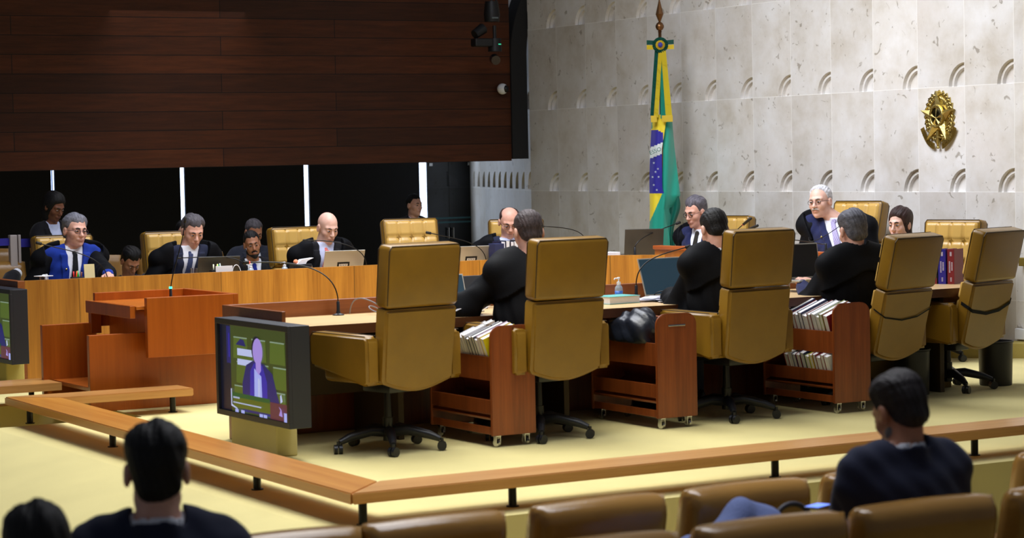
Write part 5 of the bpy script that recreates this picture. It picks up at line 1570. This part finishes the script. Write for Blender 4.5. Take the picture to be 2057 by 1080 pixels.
# law books standing on the right table
for i, (c, lab, w_) in enumerate((((24, 30, 56), 'dark blue', .045), ((44, 52, 48), 'dark green', .058), ((40, 34, 150), 'violet-blue', .060), ((128, 34, 44), 'crimson', .052))):
    yb = 0
    o = thing('book', '%s hardback law book standing on the right part of the near desk' % lab, 'book', (-13.14 + i * 0.061, 10.97 + i * .030, DZ), math.radians(26), 'law books standing on the desk')
    bm = NB(); box(bm, (-w_ / 2, 0.0, 0), (w_ / 2, 0.004, 0.255), 0.0015); box(bm, (-w_ / 2, 0.004, 0), (-w_ / 2 + .003, 0.17, 0.255)); box(bm, (w_ / 2 - .003, 0.004, 0), (w_ / 2, 0.17, 0.255)); cv = obj('cover', bm, mat('cover', srgb(*c), .4), o)
    bm = NB(); box(bm, (-w_ / 2 + .003, 0.005, 0.003), (w_ / 2 - .003, 0.165, 0.25)); obj('page_block', bm, mat('red_edge', srgb(214, 90, 110), .7) if i != 1 else M_PAGES, o)
    bm = NB()
    if i == 1:
        box(bm, (-w_ / 2 + .002, -0.0006, 0.0), (w_ / 2 - .002, 0, 0.045), mi=1); box(bm, (-w_ / 2 + .002, -0.0006, 0.21), (w_ / 2 - .002, 0, 0.255), mi=1)
        for zz in (.17, .183, .15, .12, .10, .09, .075): box(bm, (-0.018, -0.0008, zz), (0.016 - .004 * (zz * 100 % 3), -0.0001, zz + .005))
        box(bm, (-0.006, -0.001, .052), (.006, -.0006, .060))
    else:
        box(bm, (-0.006, -0.0008, 0.205), (0.008, 0, 0.235))
        for xx, a_, b_ in ((-0.014, .085, .165), (0.004, .10, .155), (-0.004, .02, .045)):
            z_ = a_
            while z_ < b_: box(bm, (xx, -0.0008, z_), (xx + .011, 0, z_ + .0075)); z_ += .0105
    obj('spine_lettering', bm, [mat('spine_print', srgb(190, 186, 210), .5), mat('spine_red', srgb(128, 30, 36), .5)], cv)

# lectern microphone
gooseneck('tall thin gooseneck microphone rising from the lectern', (-15.95, 6.20, 0.74), [(-15.95, 6.22, 0.98), (-15.95, 6.30, 1.12), (-15.95, 6.325, 1.31)], 0.04, 0.010, None, 'gooseneck microphones')
bm = NB(); tube(bm, [(-15.95, 6.20, 0.826), (-15.95, 6.20, 0.842)], 0.012, 12); tag(obj('indicator_ring', bm, mat('green_led', srgb(60, 230, 170), .5, emit=srgb(60, 230, 170), estr=2.5)), 'small glowing green ring at the foot of the lectern microphone', 'indicator light')

# ------------------------------------------------------------------ flag on its staff
flag = thing('national_flag', 'green and yellow national flag hanging on a staff against the stone wall', 'flag', (-19.30, 12.76, 0))
bm = NB(); lathe(bm, [(0.17, 0), (0.17, 0.03), (0.06, 0.06), (0.03, 0.10), (0.022, 0.12)], 24); obj('stand_base', bm, M_BRONZE, flag, angle=40)
bm = NB(); tube(bm, [(0, 0, 0.1), (0, 0, 2.98)], 0.016, 12); obj('staff', bm, M_BRONZE, flag, smooth=True)
bm = NB(); lathe(bm, [(0.012, 2.96), (0.022, 2.965), (0.012, 2.975), (0.030, 2.985), (0.042, 3.01), (0.042, 3.025), (0.030, 3.05), (0.010, 3.065)], 20); lathe(bm, [(0.010, 3.065), (0.040, 3.14), (0.020, 3.22), (0.002, 3.30)], 8); obj('finial', bm, M_BRONZE, flag, angle=30)
GRN = mat('flag_green', srgb(24, 158, 134), 0.45, sheen=.3); YEL = mat('flag_yellow', srgb(240, 214, 40), 0.5, sheen=.3); BLU = mat('flag_blue', srgb(40, 34, 150), 0.5, sheen=.3)
WHT = mat('flag_white', srgb(222, 230, 228), .6); DGRN = mat('ribbon_dark_green', srgb(8, 92, 76), .5)
# picture-facing axes of the drape: e1 to the right of the room view, e2 towards the viewer
e1 = Vector((0.53, 0.848, 0)); e2 = Vector((0.848, -0.53, 0))
def P2(x, z, d=0.0): return e1 * x + e2 * d + Vector((0, 0, z))
# outline of the hanging cloth: z, left, right (m from the staff)
prof = [(2.74, -.055, .055), (2.5, -.075, .085), (2.2, -.09, .105), (2.0, -.10, .115), (1.8, -.115, .13), (1.6, -.125, .15), (1.45, -.13, .165), (1.33, -.13, .18), (1.2, -.13, .10), (1.05, -.135, .09), (0.9, -.15, .10), (0.75, -.16, .08), (0.62, -.14, .07)]
def wid(z):
    zs = [p[0] for p in prof][::-1]
    return float(np.interp(z, zs, [p[1] for p in prof][::-1])), float(np.interp(z, zs, [p[2] for p in prof][::-1]))
def drape(z0, z1, f0, f1, colfn, dbase, folds, amp, nx=60, nz=120, name='cloth', mats=None, back=0.10):
    bm = NB(); g = []
    for j in range(nz + 1):
        z = z0 + (z1 - z0) * j / nz
        l, r = wid(z); row = []
        for i in range(nx + 1):
            u = i / nx
            x = l + (r - l) * (f0(z) + (f1(z) - f0(z)) * u)
            xc = (x - (l + r) / 2) / max(.01, (r - l) / 2)
            d = dbase - back * xc * xc + amp * math.sin(folds * x * 60 + 2.2 * math.sin(z * 2.1)) * min(1, (3.0 - z) * 1.2)
            row.append(bm.verts.new(P2(x, z, d)))
        g.append(row)
    for j in range(nz):
        for i in range(nx):
            f = bm.faces.new((g[j][i], g[j][i + 1], g[j + 1][i + 1], g[j + 1][i]))
            c = f.calc_center_median(); zz = c.z; x = c.x * e1.x + c.y * e1.y
            f.material_index = colfn(x, zz)
    return obj(name, bm, mats, flag, smooth=True)
MATS = [GRN, YEL, BLU, WHT]
def colA(x, z):
    # left hanging part: yellow lozenge, blue globe with its band
    if z > 2.0: return 1 if (x > -0.09) else 0
    if z > 1.36:
        if 1.75 < z - 0.4 * x < 1.86 and x < 0.02: return 3
        if x < 0.014 and z < 1.99 - 0.5 * max(0, x + .05): return 2
        return 1
    if z > 1.10 + 2.2 * (x + .12): return 1
    return 0
def one(v): return lambda z: v
drape(0.62, 2.14, one(0.0), lambda z: float(np.interp(z, [.6, 1.0, 1.4, 1.8, 2.05, 2.14], [1.0, .8, .42, .46, .66, .9])), colA, 0.055, 1.0, 0.010, mats=MATS)
def colG(x, z): return 0
drape(0.72, 2.34, lambda z: float(np.interp(z, [.7, 1.0, 1.4, 1.8, 2.1, 2.34], [.5, .40, .36, .42, .56, .4])), one(1.0), colG, 0.022, .75, 0.016, mats=MATS)
# a hanging back fold
bm = NB(); g = []
for j in range(40):
    z = 1.30 - j * 0.0155
    row = []
    for i in range(14):
        u = i / 13; x = .04 + (0.12 + 0.03 * math.sin(j * .2)) * u * (1 - j / 80); row.append(bm.verts.new(P2(x, z + 0.16 * u * (1 if j > 0 else 1) * 0.2, -0.05 + 0.018 * math.sin(u * 9 + j * .12))))
    g.append(row)
for j in range(39):
    for i in range(13): bm.faces.new((g[j][i], g[j][i + 1], g[j + 1][i + 1], g[j + 1][i]))
obj('cloth', bm, DGRN, flag, smooth=True)
# stars on the blue globe
bm = NB()
for x, z in ((-.085, 1.47), (-.07, 1.38), (-.045, 1.41), (-.10, 1.33), (-.09, 1.25), (-.06, 1.20), (-.04, 1.33)):
    c = P2(x, z + .19, 0.078); pts = []
    for k in range(10):
        a = PI / 2 + k * PI / 5; r = 0.013 if k % 2 == 0 else 0.0055
        pts.append(c + e1 * (r * math.cos(a)) + Vector((0, 0, r * math.sin(a))))
    vs = [bm.verts.new(p) for p in pts]; bm.faces.new(vs)
bmesh.ops.solidify(bm, geom=list(bm.faces), thickness=0.001)
obj('stars', bm, WHT, flag)
# letters ESSO of the motto band, as far as the fold shows them
cu_ = bpy.data.curves.new('motto', 'FONT'); cu_.body = 'ESSO'; cu_.size = 0.056; cu_.extrude = 0.0006
to = bpy.data.objects.new('motto_tmp', cu_); COL.objects.link(to)
bpy.context.view_layer.update()
me_ = bpy.data.meshes.new_from_object(to.evaluated_get(bpy.context.evaluated_depsgraph_get()))
bpy.data.objects.remove(to)
mo = bpy.data.objects.new('motto_lettering', me_); COL.objects.link(mo); mo.parent = flag
me_.materials.clear(); me_.materials.append(DGRN)
Rm = Matrix.Identity(4)
ex = (e1 * 0.93 + Vector((0, 0, 0.37))).normalized(); ny = (-e2).normalized(); ez = ex.cross(ny).normalized()
if ez.z < 0: ez = -ez
for i in range(3): Rm[i][0] = ex[i]; Rm[i][1] = ez[i]; Rm[i][2] = e2[i]
mo.matrix_local = Matrix.Translation(P2(-0.120, 1.738, 0.080)) @ Rm
# rosette, bow and ribbons
bm = NB()
n = 48
for ring, (r0, r1, mi, dd) in enumerate(((0.045, 0.078, 0, 0.085), (0.024, 0.047, 1, 0.095))):
    a0 = []
    for k in range(n):
        a = 2 * PI * k / n; w_ = 0.004 * (1 if k % 2 else -1)
        a0.append((bm.verts.new(P2(r0 * math.cos(a), 2.83 + r0 * math.sin(a), dd + w_)), bm.verts.new(P2(r1 * math.cos(a), 2.83 + r1 * math.sin(a), dd - .01 + w_))))
    for k in range(n):
        f = bm.faces.new((a0[k][0], a0[k][1], a0[(k + 1) % n][1], a0[(k + 1) % n][0])); f.material_index = mi
bmesh.ops.solidify(bm, geom=list(bm.faces), thickness=0.003)
obj('rosette', bm, [DGRN, YEL], flag)
bm = NB(); c = P2(0, 2.83, 0.098)
ellip(bm, c, (0.024, 0.024, 0.026), seg=16); ro_ = obj('rosette_button', bm, BLU, flag, smooth=True)
for s_ in (-1, 1):
    for z0_, mm in ((2.835, DGRN), (2.787, YEL)):
        bm = NB()
        pts = [P2(s_ * .04, z0_, .06), P2(s_ * .135, z0_, .075), P2(s_ * .135, z0_ + .046, .075), P2(s_ * .04, z0_ + .04, .06)]
        bm.faces.new([bm.verts.new(p) for p in pts]); bmesh.ops.solidify(bm, geom=list(bm.faces), thickness=0.02)
        obj('bow_loop', bm, mm, flag)
def ribbon(x0, x1, w, z0_, z1, m, d, nm='ribbon'):
    bm = NB(); rows = []
    for j in range(20):
        t_ = j / 19; z = z0_ + (z1 - z0_) * t_; x = x0 + (x1 - x0) * t_
        ww = w * (.75 + .25 * t_)
        rows.append([bm.verts.new(P2(x - ww / 2, z, d + .01 * t_)), bm.verts.new(P2(x + ww / 2, z, d + 0.01 * t_ + .006 * math.sin(j * .6)))])
    for a, b_ in zip(rows, rows[1:]): bm.faces.new((a[0], a[1], b_[1], b_[0]))
    bmesh.ops.solidify(bm, geom=list(bm.faces), thickness=0.002)
    return obj(nm, bm, m, flag, smooth=True)
ribbon(-.035, -.085, .055, 2.78, 2.13, DGRN, .060); ribbon(.0, -.055, .048, 2.78, 2.11, YEL, .072)
ribbon(.02, .02, .06, 2.70, 2.10, GRN, .064); ribbon(.03, .075, .065, 2.78, 2.10, YEL, .076)
for x, w_ in ((-.075, .06), (.06, .11)):
    bm = NB()
    for k in range(int(w_ / .006)):
        tube(bm, [P2(x - w_ / 2 + k * .006, 2.13, .09), P2(x - w_ / 2 + k * .006 + .001, 2.065, .092)], 0.0032, 5)
    obj('fringe', bm, mat('gold_fringe', srgb(220, 190, 60), .5), flag)

# ------------------------------------------------------------------ brass coat of arms on the stone wall
arms = thing('coat_of_arms', 'brass coat of arms with star, wreath and ribbon on the stone wall', 'emblem', (-15.575, YW, 1.995), 0)
def AP(x, z, d): return (x, -d, z)
bm = NB()
out = []
for k in range(72):
    a = 2 * PI * k / 72
    r = 1 + (0.09 if k % 3 == 0 else (-0.04 if k % 3 == 1 else 0.02))
    out.append((0.185 * r * math.cos(a), 0.02 + 0.215 * r * math.sin(a)))
prism(bm, out, 'Y', -0.014, 0.0)
obj('back_plate', bm, M_GOLD, arms)
for s_ in (-1, 1):
    bm = NB()
    for k in range(15):
        a = -PI / 2 + 0.25 + k * (PI - .45) / 14
        cx_, cz_ = s_ * 0.155 * math.cos(a), 0.02 + 0.185 * math.sin(a)
        for off, tilt in ((0.018, .6), (-0.018, -.6)):
            m_ = Matrix.Translation(AP(cx_ + s_ * off * math.cos(a), cz_ + off * math.sin(a), 0.017)) @ Matrix.Rotation(-(a + tilt) if s_ > 0 else (a + tilt) + PI, 4, 'Y')
            ellip(bm, (0, 0, 0), (0.009, 0.006, 0.024), m_, 0, 8)
    obj('leaf_branch', bm, M_GOLD, arms, smooth=True)
bm = NB()
R_, r_ = 0.235, 0.088
for k in range(5):
    a = PI / 2 + k * 2 * PI / 5
    tip = AP(R_ * .92 * math.cos(a), 0.01 + R_ * math.sin(a), 0.05)
    pl = AP(r_ * math.cos(a + PI / 5), 0.01 + r_ * math.sin(a + PI / 5), 0.022); pr = AP(r_ * math.cos(a - PI / 5), 0.01 + r_ * math.sin(a - PI / 5), 0.022); ce = AP(0, 0.01, 0.052)
    v = [bm.verts.new(q) for q in (ce, pr, tip, pl)]
    bm.faces.new((v[0], v[1], v[2])); bm.faces.new((v[0], v[2], v[3]))
    w = [bm.verts.new((q[0], -0.008, q[2])) for q in (pr, tip, pl)]
    bm.faces.new((v[1], w[0], w[1], v[2])); bm.faces.new((v[2], w[1], w[2], v[3]))
bmesh.ops.recalc_face_normals(bm, faces=list(bm.faces))
obj('star', bm, M_GOLD, arms)
bm = NB()
ring = [(0.072, 0.03), (0.095, 0.03), (0.095, 0.050), (0.091, 0.054), (0.076, 0.054), (0.072, 0.050)]
rr = [[bm.verts.new(AP(q[0] * .95 * math.cos(2 * PI * k / 40), 0.025 + q[0] * 1.08 * math.sin(2 * PI * k / 40), q[1])) for q in ring] for k in range(40)]
for k in range(40):
    for j in range(6): bm.faces.new((rr[k][j], rr[k][(j + 1) % 6], rr[(k + 1) % 40][(j + 1) % 6], rr[(k + 1) % 40][j]))
for k in range(27):
    a = 2 * PI * k / 27; ellip(bm, AP(.083 * math.cos(a), .025 + .091 * math.sin(a), .055), (.005, .003, .005), seg=8)
obj('ring', bm, M_GOLD, arms)
bm = NB(); ellip(bm, AP(0, 0.025, 0.034), (0.072, 0.016, 0.080), seg=20); disc = obj('disc', bm, mat('dark_brass', srgb(92, 84, 60), .3, metal=1), arms, smooth=True)
bm = NB()
for x, z in ((0, .07), (0, -.01), (-.03, .03), (.028, .035), (.012, .01), (-.04, .07), (.035, -.025)):
    pts = []
    for k in range(10):
        a = PI / 2 + k * PI / 5; q = 0.010 if k % 2 == 0 else 0.0045
        pts.append(AP(x + q * math.cos(a), z + .02 + q * math.sin(a), 0.051))
    bm.faces.new([bm.verts.new(p) for p in pts])
bmesh.ops.solidify(bm, geom=list(bm.faces), thickness=0.004)
obj('small_stars', bm, M_GOLD, disc)
bm = NB(); tube(bm, [AP(0, -.10, .03), AP(0, -.20, .028), AP(0, -.235, .026)], [.016, .018, .012], 10); ellip(bm, AP(0, -.245, .026), (.018, .014, .012), seg=12); box(bm, (-.045, -.045, -.165), (.045, -.02, -.15), .004); obj('sword_hilt', bm, M_GOLD, arms, smooth=False, angle=40)
for s_ in (-1, 1):
    bm = NB()
    a_ = []
    for j in range(14):
        t_ = j / 13; a = -PI / 2 + .20 + t_ * .95
        x, z = s_ * .235 * math.cos(a), .045 + .285 * math.sin(a)
        wdt = .026
        nx, nz = s_ * math.cos(a), math.sin(a)
        a_.append((bm.verts.new(AP(x - nx * wdt, z - nz * wdt, .026 + .006 * math.sin(t_ * 6))), bm.verts.new(AP(x + nx * wdt, z + nz * wdt, .026 + .006 * math.sin(t_ * 6)))))
    for p, q in zip(a_, a_[1:]): bm.faces.new((p[0], p[1], q[1], q[0]))
    bmesh.ops.solidify(bm, geom=list(bm.faces), thickness=0.012)
    rb = obj('ribbon_banner', bm, M_GOLD, arms)
    bm = NB()
    for j in range(7):
        a = -PI / 2 + .35 + j * .09; x, z = s_ * .235 * math.cos(a), .045 + .285 * math.sin(a)
        box(bm, (x - .004, -.042, z - .010), (x + .004, -.034, z + .010))
    obj('banner_lettering', bm, M_GOLD, rb)

# ------------------------------------------------------------------ wall fittings
t = thing('dome_camera', 'white dome security camera at the right end of the wood planks', 'camera', (-22.68, 12.84, 2.52))
bm = NB(); ellip(bm, (0.03, 0, 0), (0.055, 0.062, 0.062), seg=24); obj('housing', bm, M_WHITE, t, smooth=True)
bm = NB(); ellip(bm, (0.055, 0.02, 0.0), (0.045, 0.040, 0.042), seg=20); obj('lens_dome', bm, mat('dark_dome', srgb(14, 14, 18), .08), t, smooth=True)
M_SPOT = mat('spot_black', srgb(10, 11, 13), .5)
t = thing('stage_light', 'black ceiling stage light hanging topmost before the wood planks', 'stage light', (-21.9, 12.30, 3.28))
bm = NB(); tube(bm, [(0, 0, -0.06), (0, 0, 0.02), (0, 0, .16)], [.08, .09, .07], 20); obj('lamp_body', bm, M_SPOT, t, angle=40)
bm = NB(); tube(bm, [(0, 0, .14), (0, 0, .9)], .012, 8); tube(bm, [(0.05, .03, .1), (0.05, .03, .9)], .012, 8); obj('hanging_rod', bm, M_SPOT, t)
bm = NB(); box(bm, (0.06, -0.05, -0.03), (0.095, .03, -.012), .002); obj('lamp_label', bm, mat('pale_label', srgb(90, 100, 104), .5), t)
bm = NB(); tube(bm, [(-.02, -.10, -.13), (.0, -.22, -.20)], [.06, .05], 16); obj('snoot', bm, M_SPOT, t, angle=40)
t = thing('robotic_camera', 'black robotic camera with a green status light before the wood planks', 'camera', (-21.9, 12.30, 2.98))
bm = NB(); box(bm, (-0.06, -0.24, -.03), (.06, -.02, .06), .015); obj('camera_head', bm, M_SPOT, t)
bm = NB(); tube(bm, [(0, 0.03, .06), (0, .03, -.08)], [.07, .075], 20); obj('pan_base', bm, M_SPOT, t, angle=40)
bm = NB(); tube(bm, [(0.0, .02, -.16), (0.09, -.01, -.18)], [.055, .05], 20); obj('lens', bm, mat('lens_black', srgb(20, 26, 30), .15), t, angle=40)
bm = NB(); box(bm, (.066, .035, -.01), (.078, .065, 0)); obj('status_light', bm, mat('green_led', srgb(60, 200, 150), .5, emit=srgb(60, 200, 150), estr=1.0), t)
bm = NB(); tube(bm, [(0, 0.03, .05), (0, .03, .2)], .02, 10); obj('hanging_rod', bm, M_SPOT, t)
bm = NB(); box(bm, (-14.62, YW - .035, .135), (-14.50, YW, .225), .004, 2); tag(obj('socket_box', bm, M_WHITE), 'small white socket box at the foot of the stone wall', 'socket')
t = thing('wall_lever', 'small brass fitting on the stone wall behind the farthest right chair', 'fitting', (-14.45, YW, 0.78))
bm = NB(); box(bm, (-.10, -.05, -.03), (.02, 0, .04), .005); obj('fitting', bm, mat('dull_brass', srgb(150, 130, 60), .5, metal=.6), t)

# ------------------------------------------------------------------ barrier post with its blue tape
t = thing('barrier_post', 'grey barrier post with printed blue tape behind the far desk', 'barrier', (-21.6, 6.80, -0.40))
bm = NB(); box(bm, (-.035, -.035, 0), (.035, .035, 1.50), .006); box(bm, (-.02, .05, 0), (.02, .075, 1.50), .003); obj('post', bm, mat('brushed_steel', srgb(190, 180, 180), .4, metal=.1), t)
M_TAPE = mat('blue_tape', srgb(44, 40, 160), .6)
bm = NB(); box(bm, (0.0, 0.07, 1.38), (.003, .75, 1.46)); box(bm, (0.0, -1.6, 1.40), (.003, -.035, 1.47)); tp = obj('tape', bm, M_TAPE, t)
bm = NB()
for k in range(13): box(bm, (.0031, .25 + k * .024, 1.405), (.0035, .268 + k * .024, 1.435))
for k in range(6): box(bm, (.0031, -.30 + k * .024, 1.42), (.0035, -.282 + k * .024, 1.447))
obj('tape_print', bm, mat('tape_print', srgb(120, 116, 200), .6), tp)

# ------------------------------------------------------------------ public seats
def public_seat(tufted=False):
    t = thing('public_seat', '', 'seat')
    m = M_LEATHER_S if not tufted else M_LEATHER_T
    A = Matrix.Translation((0, -0.24, 0.42)) @ Matrix.Rotation(math.radians(12), 4, 'X')
    bm = NB()
    n = 22
    # back cushion with a softly crowned, rounded top
    N = 24; Mz = 16
    def shape(u, v, side):
        x = (u - .5) * 0.56
        z = v * 0.46 + (0.012 * math.cos((u - .5) * PI)) * v
        edge = min(1, min(u, 1 - u) / .10); ed = math.sqrt(max(0, 1 - (1 - edge) ** 2))
        top = min(1, (1 - v) / .16); tp_ = math.sqrt(max(0, 1 - (1 - top) ** 2))
        th = 0.075 * ed ** .7 * tp_ ** .7
        return Vector((x, side * th + 0.012 * math.sin(u * PI) * -1, z))
    fr = [[bm.verts.new(A @ shape(i / N, j / Mz if j < Mz - 5 else (Mz - 5) / Mz + (1 - (Mz - 5) / Mz) * math.sin((j - Mz + 5) / 5 * PI / 2), -1)) for i in range(N + 1)] for j in range(Mz + 1)]
    bk = [[bm.verts.new(A @ shape(i / N, j / Mz if j < Mz - 5 else (Mz - 5) / Mz + (1 - (Mz - 5) / Mz) * math.sin((j - Mz + 5) / 5 * PI / 2), 1)) for i in range(N + 1)] for j in range(Mz + 1)]
    for j in range(Mz):
        for i in range(N):
            bm.faces.new((fr[j][i], fr[j][i + 1], fr[j + 1][i + 1], fr[j + 1][i])); bm.faces.new((bk[j][i + 1], bk[j][i], bk[j + 1][i], bk[j + 1][i + 1]))
    bm.faces.new([fr[0][i] for i in range(N, -1, -1)] + [bk[0][i] for i in range(N + 1)])
    bmesh.ops.remove_doubles(bm, verts=list(bm.verts), dist=0.0004)
    bmesh.ops.recalc_face_normals(bm, faces=list(bm.faces))
    obj('backrest', bm, m, t, smooth=True)
    bm = NB(); pad(bm, 0.52, 0.50, 0.13, (0, 0.02, 0.38), 0.04); obj('seat', bm, m, t, angle=60)
    for s_ in (-1, 1):
        bm = NB(); pad(bm, 0.055, 0.44, 0.05, (s_ * 0.315, 0.02, 0.585), 0.02); ar = obj('armrest', bm, m, t, angle=60)
        bm = NB(); box(bm, (s_ * 0.315 - .018, -.12, 0), (s_ * 0.315 + .018, .10, .565), .004); obj('arm_support', bm, M_BLACKM, ar)
    return t
ps = public_seat()
first = [True]
def seat(x, y, psi, zt, label, group):
    z = zt - 0.870
    if first[0]:
        first[0] = False
        ps.location = (x, y, z); ps.rotation_euler = (0, 0, math.radians(psi - 90)); ps['label'] = label; ps['group'] = group; return ps
    return dup(ps, (x, y, z), math.radians(psi - 90), label, group)
GA = 'brown leather public seats, row by the platform'; GB = 'brown leather public seats, nearer row'
for x, y, l in ((-7.35, 3.11, 'brown leather seat back at the bottom, right of the navy-jacketed man'), (-7.35, 3.67, 'brown leather seat back below the rail corner'), (-7.35, 4.34, 'brown leather seat back between rail corner and the grey-blue jacket'), (-7.35, 4.99, 'brown leather seat back behind the grey-blue jacket'), (-7.35, 5.64, 'brown leather seat back mostly hidden left of the dark-suited man'), (-7.35, 6.62, 'brown leather seat back highest at the right photo edge')):
    seat(x, y, 180, 0.49, l, GA)
for x, y, l in ((-6.05, 3.53, 'brown leather seat at the bottom edge, in front of the rail corner seats'), (-6.05, 4.155, 'brown leather seat back in front of the grey-blue jacket'), (-6.05, 4.76, 'brown leather seat of the dark-suited man with the phone'), (-6.05, 5.40, 'brown leather seat back lowest at the right photo edge')):
    seat(x, y, 180, 0.60, l, GB)
# seats far behind
GC = 'tan public seats behind the far desk'
for x, y, zt, l in ((-21.3, 6.66, 0.84, 'tan seat back at the left photo edge behind the far desk, nearer row'), (-22.4, 6.88, .93, 'tan seat back at the left photo edge below the barrier post'), (-22.4, 7.62, .93, 'tan seat back peeking left of the first tufted chair'), (-22.4, 8.75, .80, 'tan seat back right of the person with bowed head'), (-21.75, 8.9, .84, 'tan seat back left of the bearded man'), (-22.4, 8.05, .82, 'tan seat back left of the person with bowed head')):
    seat(x, y, 2, zt, l, GC)
# grey-blue jacket with a dark strap over the seat
bm = NB()
bmesh.ops.create_icosphere(bm, subdivisions=5, radius=1.0)
for v in bm.verts:
    p = v.co.copy()
    k = 1 + .09 * math.sin(4 * p.x + 3 * p.y + 1) + .06 * math.sin(9 * p.y + 3 * p.x) + .03 * math.sin(17 * p.y + 11 * p.z)
    v.co = Vector((p.x * k * .16, p.y * k * .30 , p.z * k * .17 + .04 * math.sin(p.y * 3)))
o = obj('jacket', bm, mat('denim_blue_cloth', srgb(98, 112, 160), .9, var=.1, vscale=8, bump=.4, bscale=120), smooth=True)
o.location = (-6.66, 4.64, 0.285); o.rotation_euler = (0.1, 0.15, .1)
tag(o, 'grey-blue jacket heaped between the two rows of public seats', 'jacket')
bm = NB(); tube(bm, bez((-6.75, 4.92, 0.38), (-6.76, 4.94, 0.47), (-6.76, 5.08, 0.48), (-6.76, 5.12, 0.34), 16), 0.010, 8); tag(obj('bag_strap', bm, mat('strap_dark', srgb(36, 34, 46), .6), smooth=True), 'dark curved bag handle sticking up beside the grey-blue jacket', 'bag handle')
t = thing('phone', 'phone with a blue screen held by the dark-suited man', 'phone', (-6.50, 4.93, 0.475), .4)
bm = NB(); box(bm, (-.03, -.05, -.004), (.03, .05, .004), .003); obj('phone_body', bm, M_BLACK, t)
bm = NB(); box(bm, (-.027, -.046, .0041), (.027, .046, .005)); obj('phone_screen', bm, mat('phone_screen', srgb(90, 130, 240), .3, emit=srgb(90, 130, 240), estr=1.2), t)
t = thing('draped_sleeve', 'black sleeve with a white cuff lying between the tan seat and first tufted chair', 'garment', (-19.75, 6.20, 0.70), 0.9)
bm = NB(); tube(bm, [(-.02, -.22, -.06), (0, -.12, 0.0), (0, 0, .07), (.01, .06, .10)], [.05, .075, .075, .055], 14); obj('sleeve', bm, C_BLACKW, t, smooth=True)
bm = NB(); tube(bm, [(.01, .055, .10), (.015, .10, .115)], [.050, .045], 14); obj('cuff', bm, C_SHIRT, t, smooth=True)

for o in COL.objects:
    if 'label' in o.keys():
        n_ = len(o['label'].split())
        if n_ < 4 or n_ > 16: print('LABELLEN', n_, o.name, o['label'])
